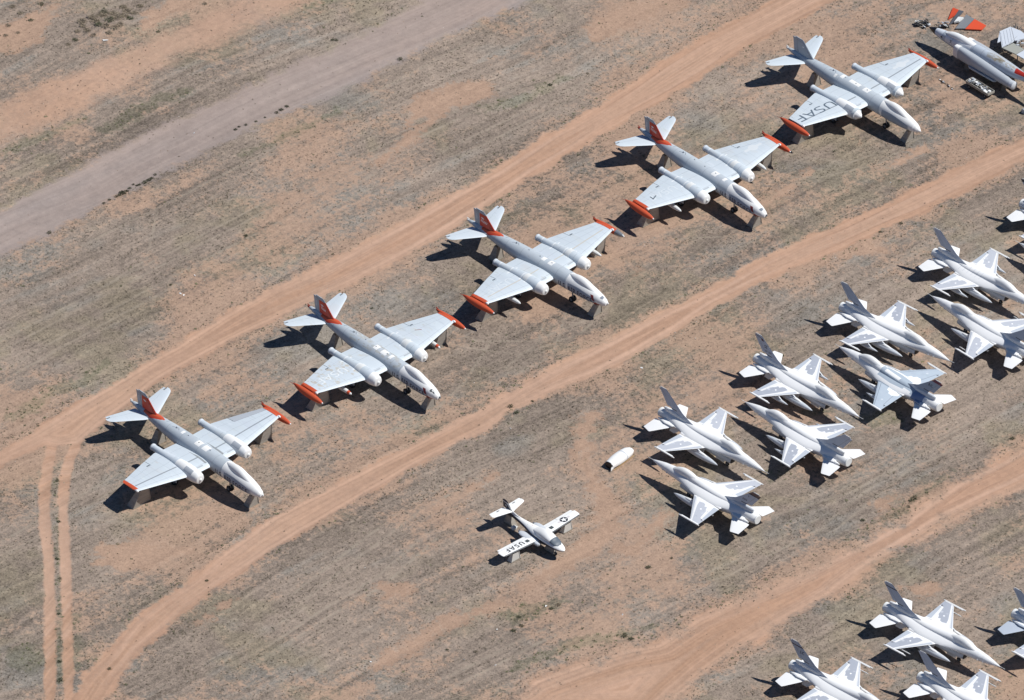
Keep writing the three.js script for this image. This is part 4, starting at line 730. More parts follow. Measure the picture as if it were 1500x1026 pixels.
// ---------------------------------------------------------------- small straight-winged jet trainer
{
  const x0 = 2.606, z0 = 32.288, turn = -46.18, TB = [-5.2, 5.2, -5.6, 5.6];
  const t = thing('trainer_aircraft', 'small white and navy jet trainer with USAF and a star on its straight wings', 'aircraft', x0, 0, z0, R(turn));
  const W = [[0.5, 1.32, -0.38, 1.06, 0.17], [1.2, 1.24, -0.26, 1.09, 0.17], [4.95, 1.10, -0.17, 1.28, 0.12], [5.15, 0.98, -0.12, 1.30, 0.08], [5.22, 0.8, 0, 1.305, 0.05]];
  const S = [[0.05, -3.2, -4.42, 1.86, 0.1], [0.5, -3.35, -4.44, 1.86, 0.1], [1.98, -3.72, -4.5, 1.86, 0.09], [2.12, -3.86, -4.42, 1.86, 0.05]];
  const FN = [[1.5, -2.6, -4.55, 0, 0.1], [1.8, -3.15, -4.6, 0, 0.1], [2.1, -3.5, -4.62, 0, 0.1], [2.66, -3.98, -4.72, 0, 0.09], [2.76, -4.15, -4.7, 0, 0.06]];
  const top = skin(paint(1024, 952, TB, c => {
    c.fill('#efefed'); c.grime(60, 5, ['#e4e4e1', '#f4f4f2'], 0.1, 0.5, 0.3, 1.6);
    [['U', 2.35], ['S', 2.98], ['A', 3.6], ['F', 4.2]].forEach(q => c.text(q[0], 0.55, q[1], 0.6, '#20242c', 0, 'bold', 1.1));
    for (const s of [1, -1]) { c.poly([[0.82, 1.42 * s], [0.82, 1.85 * s], [0.42, 1.85 * s], [0.42, 1.42 * s]], '#31363d'); c.poly([[0.74, 1.5 * s], [0.74, 1.77 * s], [0.5, 1.77 * s], [0.5, 1.5 * s]], '#59605f'); c.poly([[1.4, 1 * s], [1.4, 5.3 * s], [0.99, 5.3 * s], [1.13, 1 * s]], '#3c4046'); c.line([[0.15, 1.3 * s], [0.12, 5 * s]], 'rgba(170,172,175,.7)', 0.02); c.poly([[-4.2, 0.9 * s], [-4.2, 1.25 * s], [-4.3, 1.25 * s], [-4.3, 0.9 * s]], '#23262c'); c.poly([[-3.2, 0.4 * s], [-3.62, 2 * s], [-3.9, 2.2 * s], [-3.5, 2.3 * s], [-2.8, 0.4 * s]], '#33373e'); }
    c.disc(0.55, -3.4, 0.42, '#1d2230');
    const st = []; for (let k = 0; k < 10; k++) { const a = k / 10 * 2 * Math.PI, r = k % 2 ? 0.155 : 0.41; st.push([0.55 + Math.cos(a) * r, -3.4 + Math.sin(a) * r]); } c.poly(st, '#f2f2f0');
    for (const [a, b] of [[-2.62, -2.95], [-3.85, -4.18]]) { c.poly([[0.66, a], [0.66, b], [0.44, b], [0.44, a]], 'rgba(205,206,210,.9)'); c.poly([[0.585, a], [0.585, b], [0.515, b], [0.515, a]], 'rgba(222,200,196,.9)'); }
  }), 0.45);
  const fs = skin(paint(512, 192, [-4.7, 4.4, 0, 1], c => {
    c.fill('#efefed');
    c.poly([[-4.7, 0], [4.4, 0], [4.4, 0.25], [3.2, 0.27], [0, 0.285], [-1.2, 0.33], [-2.6, 0.385], [-4.7, 0.42]], NVY); c.poly([[-4.7, 1], [4.4, 1], [4.4, 0.75], [3.2, 0.73], [0, 0.715], [-1.2, 0.67], [-2.6, 0.615], [-4.7, 0.58]], NVY);
    c.line([[-2.4, 0.36], [0.2, 0.29]], '#8d93ad', 0.05); c.disc(-0.4, 0.5, 0.03, '#a33'); c.disc(-0.9, 0.44, 0.03, '#777');
  }, true), 0.45);
  const fus = mesh('fuselage', body([[4.24, 1.2, .03, .03, .04], [4.12, 1.2, .14, .13, .22], [3.8, 1.22, .25, .25, .42], [3.2, 1.25, .36, .35, .60], [2.3, 1.28, .45, .43, .70], [1.0, 1.3, .50, .46, .72], [-0.2, 1.32, .44, .40, .60], [-1.4, 1.38, .34, .31, .38], [-2.6, 1.44, .27, .24, .25], [-3.8, 1.5, .22, .18, .17], [-4.5, 1.54, .14, .10, .08]], { n: 28, sub: 4, len: [-4.7, 4.4] }), fs, t);
  mesh('canopy', body([[2.8, 1.62, .12, .1, .44], [2.6, 1.66, .26, .2, .53], [2.0, 1.69, .43, .2, .62], [1.4, 1.70, .44, .2, .62], [0.8, 1.68, .32, .2, .55], [0.2, 1.66, .14, .15, .42], [-0.3, 1.64, .04, .1, .26]], { n: 24, sub: 4 }), M.white, fus);
  mesh('windscreen', body([[3.55, 1.5, .03, .1, .24], [3.25, 1.55, .13, .1, .47], [2.95, 1.62, .18, .12, .53], [2.66, 1.66, .28, .15, .57]], { n: 24, sub: 3 }), std(0.10, 0.125, 0.155, 0.45), fus);
  for (const s of [1, -1]) {
    const w = mesh('wing', uvTop(merge([surf(cut(W, 0.5, 4.0), s, 0, 0.74, 8), surf(cut(W, 4.0, 5.22), s, 0, 0.74, 8)]), TB), top, t);
    mesh('flap', uvTop(surf(cut(W, 1.35, 2.9), s, 0.75, 1, 4), TB), top, w); mesh('aileron', uvTop(surf(cut(W, 2.94, 5.0), s, 0.75, 1, 4), TB), top, w);
    const e = mesh('engine_nacelle', body([[1.62, 1.0, .14, .2, .2], [1.3, 1.02, .17, .24, .26], [0.6, 1.05, .14, .28, .34], [-0.3, 1.08, .15, .28, .40], [-0.8, 1.08, .14, .22, .36], [-1.1, 1.08, .08, .16, .24]], { n: 20, sub: 3, zc: s * 1.0 }), M.lightgrey, t);
    mesh('intake_cover', round([[1.72, .08], [1.68, .14], [1.6, .155]], 1.0, s * 0.98, 16, 2), M.lightgrey, e);
    mesh('exhaust_pipe', round([[-1.1, .12], [-1.3, .11], [-1.35, .05]], 1.08, s * 0.98, 14, 2), M.metal, e);
    const tp = mesh('tailplane', uvTop(surf(S, s, 0, 0.66, 6), TB), top, t); mesh('elevator', uvTop(surf(cut(S, 0.2, 2.05), s, 0.67, 1, 4), TB), top, tp);
    const mg = new THREE.Group(); mg.name = 'main_gear'; t.add(mg); wheel(mg, 'wheel', 0.1, 0.25, s * 2.1, 0.25, 0.14); mesh('strut', bar([0.1, 0.27, s * 2.0], [0.15, 1.1, s * 1.9], 0.05), M.offwhite, mg);
  }
  const fb = [-5.2, -2.4, 1.4, 2.9];
  const fm = skin(paint(240, 128, fb, c => { c.fill(NVY); c.poly([[-5.2, 2.45], [-2.4, 2.45], [-2.4, 2.52], [-5.2, 2.52]], '#e4e4e2'); c.poly([[-3.55, 2.0], [-3.3, 1.9], [-3.95, 2.5], [-4.1, 2.5]], '#e9e9e7'); c.poly([[-5.2, 1.4], [-2.4, 1.4], [-2.4, 1.86], [-5.2, 1.86]], '#8b90a8'); c.text('32', -4.2, 2.15, 0.2, '#c9ccd2'); }, true), 0.45);
  const f = mesh('tail_fin', uvSide(surf(FN, 1, 0, 0.7, 6, true), fb), fm, t); mesh('rudder', uvSide(surf(cut(FN, 1.85, 2.7), 1, 0.71, 1, 4, true), fb), fm, f);
  mesh('fin_fillet', body([[-1.9, 1.66, .05, .1, .04], [-2.6, 1.66, .16, .1, .09], [-3.2, 1.68, .25, .1, .10], [-3.7, 1.7, .2, .1, .08]], { n: 14, sub: 3 }), M.white, f);
  const ng = new THREE.Group(); ng.name = 'nose_gear'; t.add(ng); wheel(ng, 'wheel', 3.0, 0.2, 0, 0.2, 0.12); mesh('strut', bar([3.0, 0.22, 0], [2.95, 0.95, 0], 0.05), M.offwhite, ng);
  const th = R(turn), at = (x, z) => [x0 + x * Math.cos(th) + z * Math.sin(th), z0 - x * Math.sin(th) + z * Math.cos(th)];
  const pw = new THREE.MeshStandardMaterial({ color: col(0.62, 0.60, 0.56), roughness: 0.85 });
  const G = 'stands under the small trainer';
  for (const [s, n] of [[1, 'right'], [-1, 'left']]) { const q = at(1.0, s * 3.55); cradle(G, `whitewashed stand under the ${n} wing of the small trainer`, q[0], q[1], th, 0.96, 0.75, 1.2, 0.55, pw); }
  { const q = at(2.15, 0.15); cradle(G, 'grey stand under the nose of the small trainer', q[0], q[1], th + Math.PI / 2 + Math.PI, 0.72, 0.55, 1.15, 0.6); }
  { const q = at(-3.7, 0.1); cradle(G, 'grey stand under the tail of the small trainer', q[0], q[1], th - Math.PI / 2, 1.16, 0.45, 1.15, 0.6); }
  { const q = at(-2.75, 0.25), bg = thing('sandbag', 'white sandbag leaning by the tail stand of the small trainer', 'sandbag', q[0], height(...q) - 0.02, q[1], 0.4); mesh('bag', body([[-0.3, .28, .06, .06, .1], [-0.2, .28, .2, .26, .2, 2.6], [0.15, .28, .22, .28, .22, 2.6], [0.3, .28, .08, .1, .12]], { n: 14, sub: 3 }), M.offwhite, bg); mesh('tie', bar([0.28, 0.28, 0], [0.42, 0.3, 0], 0.05), M.offwhite, bg); }
}
console.log('trainer done');
// ---------------------------------------------------------------- dismantled twin-jet fighter and its pieces
{
  const hx = 44.72, hz = -58.54, turn = 134.2, th = R(turn);
  const at = (x, z) => [hx + x * Math.cos(th) + z * Math.sin(th), hz - x * Math.sin(th) + z * Math.cos(th)];
  const t = thing('dismantled_jet', 'wingless grey jet fuselage with black nose, propped on blocks', 'aircraft', hx, 0, hz, th);
  const FB = [-17.8, 0.3];
  const fm = skin(paint(1024, 256, [...FB, 0, 1], c => {
    c.fill('#b7c0cb'); c.grime(120, 61, ['#a8b2be', '#c6cdd5', '#b0b4b6'], 0.1, 0.6, 0.3, 2);
    c.poly([[-3.0, 0.22], [-2.8, 0.8], [-6.6, 0.8], [-6.6, 0.22]], '#e6e7e9'); c.poly([[-1.0, 0.2], [-1.0, 0.8], [-2.3, 0.8], [-2.3, 0.2]], '#d3d8df');
    for (const x of [-2.4, -3.9, -6.9, -8.2, -9.6, -11]) c.line([[x, 0], [x, 1]], 'rgba(110,120,132,.5)', 0.04);
    c.grime(70, 62, ['#8c7f6a', '#a08f75', '#77705f'], 0.05, 0.28, 0.5, 2.4, [-12.6, -9, 0.42, 0.6]);
    c.poly([[-12.6, 0.36], [-13.6, 0.36], [-15.2, 0.64], [-13, 0.64]], '#a3281c');
    c.poly([[-2.15, 0.7], [-2.4, 0.7], [-2.4, 0.76], [-2.15, 0.76]], '#3a4048'); c.text('7', -3.7, 0.72, 0.4, '#4b5560', Math.PI);
  }, true), 0.5);
  const fus = mesh('fuselage', body([[-0.85, 2.0, .36, .36, .33], [-1.6, 2.0, .50, .52, .46], [-2.6, 2.02, .62, .68, .56], [-3.8, 2.05, .72, .78, .64], [-5.2, 2.08, .86, .84, .72], [-7, 2.10, .96, .84, .74], [-9, 2.12, .96, .8, .74], [-11, 2.14, .88, .7, .70], [-12.6, 2.2, .66, .5, .60], [-14.2, 2.35, .52, .38, .42], [-16.2, 2.5, .34, .25, .22], [-17.6, 2.6, .12, .1, .08]], { n: 30, sub: 4, len: FB }), fm, t);
  mesh('nose_cone', body([[0.1, 1.98, .02, .02, .02], [-0.15, 1.98, .13, .13, .13], [-0.6, 1.99, .31, .31, .29], [-1.0, 2.0, .41, .41, .38], [-1.12, 2.0, .43, .43, .395]], { n: 24, sub: 3 }), M.black, fus);
  mesh('canopy', body([[-2.5, 2.6, .04, .2, .2], [-3.2, 2.68, .26, .2, .36], [-4.0, 2.74, .40, .2, .42], [-5.0, 2.78, .42, .2, .44], [-6.0, 2.8, .34, .2, .42], [-6.9, 2.8, .24, .2, .36], [-8.5, 2.78, .2, .2, .28], [-11, 2.72, .18, .2, .22], [-12.8, 2.66, .1, .2, .12]], { n: 22, sub: 3 }), skin(paint(256, 64, [...FB, 0, 1], c => { c.fill('#c3cad2'); c.poly([[-7, 0], [0.3, 0], [0.3, 1], [-7, 1]], '#ebebea'); c.grime(40, 64, ['#8c7f6a', '#a08f75'], 0.1, 0.3, 0.35, 2.4, [-12.4, -9, 0.3, 0.7]); }, true), 0.6), fus);
  { const g = fus.children[1].geometry, p = g.attributes.position, u = g.attributes.uv; for (let i = 0; i < p.count; i++) u.setX(i, (p.getX(i) - FB[0]) / (FB[1] - FB[0])); }
  for (const s of [1, -1]) {
    const e = mesh('engine_nacelle', body([[-4.95, 1.85, .68, .72, .34, 3], [-5.6, 1.85, .72, .76, .42, 2.8], [-7, 1.82, .72, .76, .54, 2.5], [-9, 1.76, .68, .70, .60], [-11, 1.66, .60, .60, .58], [-12.6, 1.56, .52, .52, .50], [-13.2, 1.52, .44, .44, .42]], { n: 24, sub: 3, zc: s * 1.0 }), M.grey, t);
    mesh('intake_cover', body([[-4.75, 1.85, .58, .62, .28, 3], [-4.9, 1.85, .72, .76, .38, 3], [-5.5, 1.85, .745, .785, .44, 2.9]], { n: 24, sub: 2, zc: s * 1.0 }), M.white, e);
    mesh('exhaust_nozzle', round([[-13.1, .46], [-13.6, .48], [-13.7, .34]], 1.52, s * 1.0, 20, 2), M.lightgrey, e);
    mesh('wing_stub', panel4([[-7.2, 1.2, s * 1.4], [-11.4, 1.2, s * 1.4], [-11.2, 1.24, s * 1.72], [-7.6, 1.24, s * 1.72]], 0.18), M.grey, t);
  }
  for (const [x, n, h, w] of [[-6.2, 'forward', 1.18, 1.0], [-11.8, 'rear', 1.25, 1.2]]) { const q = at(x, -0.1); cradle('stands under the wingless jet', `timber stand under the ${n} part of the wingless jet fuselage`, q[0], q[1], th, h, w, w + 0.5, 0.7, M.timber); }
  // one-piece tailplane lying on the ground, red tips
  const g0 = px(1402, 38), tp = thing('detached_tailplane', 'detached tailplane with orange-red tips lying on bare ground', 'tailplane', g0[0], height(...g0), g0[1], 0);
  const V = (u, v, y) => { const q = px(u, v, y); return [q[0] - g0[0], y, q[1] - g0[1]]; };
  const Z2 = (a, b) => [1320 + a * 0.156, b * 0.156];
  const greyp = std(0.19, 0.20, 0.215, 0.55), orange = std(0.62, 0.075, 0.025, 0.5), dgrey = std(0.10, 0.105, 0.12, 0.55);
  const Q = (l, t2, m, n, lab) => mesh(n, panel4(l.map(([a, b, y]) => V(...Z2(a, b), y)), t2), m, tp, lab);
  Q([[452, 235, .08], [500, 210, .22], [590, 108, .30], [545, 98, .22], ].map(q => q), 0.09, dgrey, 'left_panel');
  Q([[446, 182, .08], [500, 150, .2], [545, 97, .22], [490, 75, .12]], 0.11, orange, 'left_tip', 'orange-red tip');
  Q([[510, 272, .15], [602, 272, .18], [688, 182, .34], [615, 138, .40]], 0.10, greyp, 'right_panel');
  Q([[604, 276, .18], [760, 284, .14], [800, 243, .18], [692, 183, .34]], 0.115, orange, 'right_tip', 'orange-red tip');
  Q([[500, 215, .26], [545, 205, .36], [590, 170, .44], [540, 165, .38]], 0.22, M.offwhite, 'hub');
  // outer wing section propped up, half out of the picture
  const w0 = px(1485, 66), dw = thing('detached_wing', 'detached pale wing section propped beside the wingless jet', 'wing', w0[0], 0, w0[1], 0);
  const V2 = (a, b, y) => { const q = px(1440 + a * 60 / 1026, 20 + b * 60 / 1026, y); return [q[0] - w0[0], y, q[1] - w0[1]]; };
  const olive = std(0.33, 0.335, 0.30, 0.6), pale = std(0.56, 0.60, 0.66, 0.5);
  mesh('skin_panel', panel4([[480, 850, 1.25], [420, 455, 1.25], [700, 335, 1.25], [790, 700, 1.25]].map(q => V2(...q)), 0.14), pale, dw);
  mesh('skin_panel', panel4([[800, 690, 1.26], [712, 345, 1.26], [960, 445, 1.26], [1150, 610, 1.26]].map(q => V2(...q)), 0.13), pale, dw);
  mesh('spar_panel', panel4([[500, 870, 1.2], [770, 745, 1.2], [1040, 905, 1.2], [830, 1025, 1.2]].map(q => V2(...q)), 0.10), olive, dw);
  mesh('spar_panel', panel4([[845, 1032, 1.2], [1050, 915, 1.2], [1300, 1060, 1.2], [1120, 1190, 1.2]].map(q => V2(...q)), 0.10), pale, dw);
  mesh('flap_edge', panel4([[365, 730, 1.22], [420, 470, 1.24], [470, 690, 1.22], [440, 700, 1.22]].map(q => V2(...q)), 0.08), pale, dw);
  for (const k of [0, 1, 2, 3]) mesh('rib', panel4([[500 + k * 75, 800 - k * 38, 1.335], [506 + k * 75, 800 - k * 38, 1.335], [452 + k * 75, 470 - k * 32, 1.335], [446 + k * 75, 470 - k * 32, 1.335]].map(q => V2(...q)), 0.02), M.grey, dw);
  mesh('spar', panel4([[620, 780, 1.34], [860, 560, 1.34], [868, 572, 1.34], [628, 795, 1.34]].map(q => V2(...q)), 0.03), M.grey, dw);
  { const r = rng(97); for (let i = 0; i < 14; i++) { const a = 700 + r() * 330, b = 330 + (a - 700) * 0.42 + r() * 60 - 30, q = V2(a, b, 1.2); mesh('torn_bracket', bar([q[0], 1.18, q[2]], [q[0] + (r() - .3) * .5, 1.15 + r() * .35, q[2] - r() * .4], 0.02 + r() * 0.03, 6), r() < .5 ? M.dark : M.metal, dw); } for (let i = 0; i < 16; i++) { const a = 770 + r() * 230, b = 700 + r() * 130, q = V2(a, b, 1.1); mesh('wing_innards', box(.15 + r() * .3, .1 + r() * .2, .12 + r() * .2, q[0], 1.0 + r() * .2, q[2]), [M.dark, M.metal, M.lightgrey, M.timber][r() * 4 | 0], dw); } }
  for (const [a, b] of [[520, 780], [700, 480], [980, 620], [880, 960], [1150, 1080]]) { const q = V2(a, b, 1.15); mesh('prop_leg', bar([q[0], 0, q[2]], [q[0], 1.2, q[2]], 0.06), M.timber, dw); }
  // trolley full of engine parts
  const c0 = px(1436, 128, 0.6), cart = thing('parts_trolley', 'low flat trolley heaped with engine parts beside the wingless jet', 'trolley', c0[0], height(...c0), c0[1], R(-48));
  mesh('tray', merge([box(3.4, 0.1, 1.0, 0, 0.55, 0), box(3.4, 0.28, 0.06, 0, 0.70, 0.5), box(3.4, 0.28, 0.06, 0, 0.70, -0.5), box(0.06, 0.28, 1.0, 1.7, 0.70, 0), box(0.06, 0.28, 1.0, -1.7, 0.70, 0)]), std(0.34, 0.32, 0.28, 0.8), cart);
  for (const sx of [1.2, -1.2]) for (const sz of [0.42, -0.42]) wheel(cart, 'wheel', sx, 0.22, sz, 0.23, 0.12);
  { const r = rng(71), ms = [M.metal, M.lightgrey, M.dark, M.white, M.timber, M.grey]; for (let i = 0; i < 46; i++) { const a = (r() - 0.5) * 3.1, b = (r() - 0.5) * 0.8, y = 0.66 + r() * 0.26; const gg = r() < 0.5 ? bar([a, y, b], [a + (r() - 0.5) * 0.7, y + (r() - 0.3) * 0.25, b + (r() - 0.5) * 0.4], 0.025 + r() * 0.06, 7) : box(0.1 + r() * 0.3, 0.08 + r() * 0.16, 0.1 + r() * 0.25, a, y, b); mesh('engine_part', gg, ms[r() * ms.length | 0], cart); } }
  // crumpled scrap
  function scrap(u, v, n, spread, sz, label, seed, along2) {
    const q0 = px(u, v), g = thing('scrap_heap', label, 'scrap', q0[0], height(...q0) - 0.01, q0[1], 0), r = rng(seed), ms = [M.metal, M.lightgrey, M.dark, M.dark, M.offwhite, M.timber];
    for (let i = 0; i < n; i++) { const tt = (r() - 0.5) * 2, a = along2 ? tt * along2[0] + (r() - 0.5) * spread : (r() - 0.5) * spread * 2, b = along2 ? tt * along2[1] + (r() - 0.5) * spread : (r() - 0.5) * spread * 1.4, y = sz * 0.3 + r() * sz; const c = [[a, y, b], [a + sz * (0.5 + r()), y * 0.3, b + sz * (r() - .5)], [a + sz * (0.4 + r()), y * (0.4 + r()), b + sz * (0.5 + r())], [a + sz * (r() - .5), y + sz * r() * 0.5, b + sz * (0.4 + r())]]; mesh('scrap_piece', r() < 0.6 ? panel4(c, 0.03) : bar(c[0], c[2], 0.02 + r() * 0.05, 7), ms[r() * ms.length | 0], g); }
    return g;
  }
  scrap(1350, 36, 26, 0.75, 0.42, 'crumpled metal scrap heap in front of the black nose', 81);
  scrap(1380, 38, 16, 0.5, 0.35, 'small metal scrap heap just behind the black-nosed fuselage', 82);
  scrap(1385, 123, 18, 0.16, 0.16, 'thin line of small metal scraps between bomber wing and trolley', 83, [0.75, 0.95]);
  { const q0 = px(1499, 160, 0.4), d = thing('steel_drum', 'grey steel drum on its side beyond the parts trolley', 'drum', q0[0] + 0.35, height(...q0), q0[1], 0.8); mesh('shell', round([[0.5, .27], [0.46, .30], [0, .305], [-0.46, .30], [-0.5, .27]], 0.31, 0, 20, 2), M.grey, d); for (const x of [0.17, -0.17]) mesh('hoop', round([[x + .03, .305], [x, .325], [x - .03, .305]], 0.31, 0, 20, 2), M.grey, d); }
  // white fairing shell lying by the track
  const f0 = px(907, 674, 0.2), fr = thing('fairing_shell', 'white fairing shell with a dark open end lying on the ground', 'fairing', f0[0], height(...f0), f0[1], Math.atan2(-(17.67 - 20.73), 12.26 - 9.79));
  mesh('shell', body([[2.0, .42, .05, .3, .1], [1.9, .42, .22, .38, .36, 2.3], [1.4, .42, .42, .40, .56, 2.4], [0.5, .42, .52, .40, .66, 2.4], [-0.6, .42, .52, .40, .66, 2.4], [-1.6, .42, .42, .38, .52, 2.3]], { n: 26, sub: 3 }), M.white, fr);
  mesh('open_end', body([[-1.58, .42, .38, .35, .48, 2.3], [-1.66, .42, .37, .34, .47, 2.3]], { n: 26, sub: 1 }), M.black, fr);
  mesh('torn_lip', panel4([[-1.5, 0.62, .42], [-1.5, 0.3, .53], [-1.95, 0.12, .5], [-1.85, 0.4, .45]], 0.03), M.white, fr);
  mesh('strap', body([[0.62, .42, .53, .41, .672, 2.4], [0.5, .42, .535, .41, .675, 2.4]], { n: 26, sub: 1 }), M.lightgrey, fr);
  mesh('edge_trim', merge([box(3.3, 0.05, 0.05, 0.1, 0.10, 0.60), box(3.3, 0.05, 0.05, 0.1, 0.10, -0.60)]), std(0.42, 0.28, 0.12, 0.7), fr);
}
console.log('misc done');
// ---------------------------------------------------------------- dry grass, weeds, shrubs, stones
{
  const road = (x, z) => Math.max(roadness(x, z), sstep(0.3, -0.5, dG(x, z)));
  function clump(seed, n, h, w, lean) { // tuft of narrow blades
    const r = rng(seed), p = [], nn = [];
    for (let i = 0; i < n; i++) {
      const a = r() * 6.283, o = r() * 0.35, bx = Math.cos(a) * o, bz = Math.sin(a) * o, l = lean * (0.35 + r()), tx = bx + Math.cos(a) * l, tz = bz + Math.sin(a) * l, ty = h * (0.45 + 0.75 * r()), q = w * (0.6 + 0.8 * r()), sx = -Math.sin(a) * q, sz = Math.cos(a) * q;
      p.push(bx - sx, -0.05, bz - sz, bx + sx, -0.05, bz + sz, tx + sx * 0.5, ty, tz + sz * 0.5, bx - sx, -0.05, bz - sz, tx + sx * 0.5, ty, tz + sz * 0.5, tx - sx * 0.5, ty * 0.97, tz - sz * 0.5);
    }
    const g = new THREE.BufferGeometry(); g.setAttribute('position', new THREE.Float32BufferAttribute(p, 3)); g.setAttribute('uv', new THREE.Float32BufferAttribute(new Float32Array(p.length / 3 * 2), 2)); g.computeVertexNormals(); return g;
  }
  const leafy = new THREE.MeshStandardMaterial({ color: 0xffffff, roughness: 0.95, side: THREE.DoubleSide });
  const kinds = [
    ['dry_grass', 'low dry grass tufts scattered over the whole storage field', 205000, [clump(1, 9, 0.55, 0.16, 0.55), clump(2, 11, 0.42, 0.18, 0.7), clump(3, 8, 0.7, 0.14, 0.4)], 'dry'],
    ['green_weeds', 'small green weeds along the track edges and under the aircraft', 7500, [clump(4, 12, 0.55, 0.22, 0.6), clump(5, 10, 0.45, 0.24, 0.75)], 'green'],
  ];
  const r = rng(4242), M4 = new THREE.Matrix4(), Qn = new THREE.Quaternion(), Pv = new THREE.Vector3(), Sv = new THREE.Vector3(), Yv = new THREE.Vector3(0, 1, 0), Cc = new THREE.Color();
  for (const [name, label, count, geos, type] of kinds) geos.forEach((g, gi) => {
    const n = Math.floor(count / geos.length), im = new THREE.InstancedMesh(g, leafy, n); let k = 0, guard = 0;
    while (k < n && guard++ < n * 40) {
      const z = mix(-79, 71, r()), x = mix(-1, 1, r()) * mix(67, 59, (z + 79) / 150);
      const rd = road(x, z); let den;
      const bare = sstep(0.2, -0.5, dBare(x, z)), red = sstep(0.1, 0.6, redness(x, z));
      const cl = 0.5 + 0.5 * vn(x * 0.55, z * 0.55, 81), cl2 = 0.5 + 0.5 * vn(x * 1.7, z * 1.7, 83), row = sstep(-0.4, 0.6, vn(along(x, z) * 0.06, bend(x, z) * 1.3, 85));
      const eg = Math.exp(-Math.pow((dA(x, z) - 0.5) / 0.6, 2)) * 0.4;
      if (type === 'dry') den = (0.12 + 0.45 * cl * cl2 + 0.5 * row * (0.3 + 0.7 * cl)) * (1 - 0.985 * rd) * (1 - 0.85 * bare) * (1 - 0.55 * red) + eg * 0.3 * (1 - rd);
      else { const gm = sstep(0.3, -0.4, dGreen(x, z) + 0.5 * vn(x, z, 87)); den = (gm * 0.42 + eg * 0.6 * cl + 0.03 * sstep(0.6, 0.8, cl)) * (1 - 0.93 * rd) * (0.3 + 0.7 * cl2); }
      if (r() > den) continue;
      const s = type === 'dry' ? mix(0.03, 0.135, Math.pow(r(), 2.7)) : mix(0.05, 0.17, Math.pow(r(), 2.2));
      Pv.set(x, height(x, z), z); Qn.setFromAxisAngle(Yv, r() * 6.283); Sv.set(s * (0.8 + 0.6 * r()), s * (0.45 + 0.6 * r()), s * (0.8 + 0.6 * r()));
      im.setMatrixAt(k, M4.compose(Pv, Qn, Sv));
      const t = r(), b = 0.65 + 0.7 * r();
      if (type === 'dry') t < 0.30 ? Cc.setRGB(0.20 * b, 0.17 * b, 0.12 * b) : t < 0.70 ? Cc.setRGB(0.14 * b, 0.118 * b, 0.082 * b) : t < 0.9 ? Cc.setRGB(0.11 * b, 0.085 * b, 0.058 * b) : Cc.setRGB(0.30 * b, 0.26 * b, 0.19 * b);
      else Cc.setRGB(0.125 * b, 0.128 * b, 0.066 * b);
      im.setColorAt(k, Cc); k++;
    }
    im.count = k; im.name = numbered(name); im.castShadow = im.receiveShadow = true; im.userData.kind = 'stuff'; im.userData.label = label; im.userData.category = type === 'dry' ? 'grass' : 'weeds';
    scene.add(im);
  });
  // stones and clods
  {
    const g = new THREE.IcosahedronGeometry(1, 0), n = 7000, im = new THREE.InstancedMesh(g, new THREE.MeshStandardMaterial({ color: 0xffffff, roughness: 0.95 }), n);
    for (let k = 0; k < n; k++) {
      let x, z, e; do { z = mix(-79, 71, r()); x = mix(-1, 1, r()) * mix(67, 59, (z + 79) / 150); e = 0.25 + Math.exp(-Math.pow((Math.min(dA(x, z), dG(x, z)) - 0.3) / 0.5, 2)); } while (r() > e || roadness(x, z) > 0.8 && r() > 0.12);
      const s = mix(0.015, 0.06, Math.pow(r(), 3)); Pv.set(x, height(x, z) + s * 0.25, z); Qn.setFromAxisAngle(Yv, r() * 6.283); Sv.set(s * (0.8 + 0.7 * r()), s * (0.5 + 0.4 * r()), s * (0.8 + 0.7 * r()));
      im.setMatrixAt(k, M4.compose(Pv, Qn, Sv)); const b = 0.7 + 0.6 * r(); r() < 0.25 ? Cc.setRGB(0.42 * b, 0.39 * b, 0.35 * b) : Cc.setRGB(0.26 * b, 0.185 * b, 0.135 * b); im.setColorAt(k, Cc);
    }
    im.name = 'stones'; im.userData.kind = 'stuff'; im.userData.label = 'small stones and clods strewn over the soil'; im.userData.category = 'stones'; im.castShadow = im.receiveShadow = true; scene.add(im);
  }
  // shrubs one can pick out
  const crown = (seed, n) => { const q = rng(seed), p = []; for (let i = 0; i < n; i++) { const a = q() * 6.283, el = Math.asin(q() * 0.98), rr = 0.35 + 0.65 * Math.cbrt(q()), lump = 0.75 + 0.35 * Math.sin(a * 3 + seed) * Math.cos(el * 4), x = Math.cos(a) * Math.cos(el) * rr * lump, y = Math.sin(el) * rr * 0.75 * lump + 0.06, z = Math.sin(a) * Math.cos(el) * rr * lump, s = 0.09 + q() * 0.12; const v = () => (q() - 0.5) * 2 * s; p.push(x + v(), y + v(), z + v(), x + v(), y + v(), z + v(), x + v(), y + v(), z + v()); } const g = new THREE.BufferGeometry(); g.setAttribute('position', new THREE.Float32BufferAttribute(p, 3)); g.setAttribute('uv', new THREE.Float32BufferAttribute(new Float32Array(p.length / 3 * 2), 2)); g.computeVertexNormals(); return g; };
  const stems = seed => { const q = rng(seed), l = []; for (let i = 0; i < 6; i++) { const a = q() * 6.283, o = 0.3 + q() * 0.3; l.push(bar([0, -0.08, 0], [Math.cos(a) * o, 0.45, Math.sin(a) * o], 0.025, 5)); } return merge(l); };
  const cr3 = [crown(1, 170), crown(2, 170), crown(3, 170)], st3 = [stems(4), stems(5), stems(6)];
  const leafM = [std(0.055, 0.062, 0.032, 0.95, { side: THREE.DoubleSide }), std(0.085, 0.095, 0.05, 0.95, { side: THREE.DoubleSide }), std(0.25, 0.205, 0.145, 0.95, { side: THREE.DoubleSide })], stemM = std(0.10, 0.08, 0.06, 0.95);
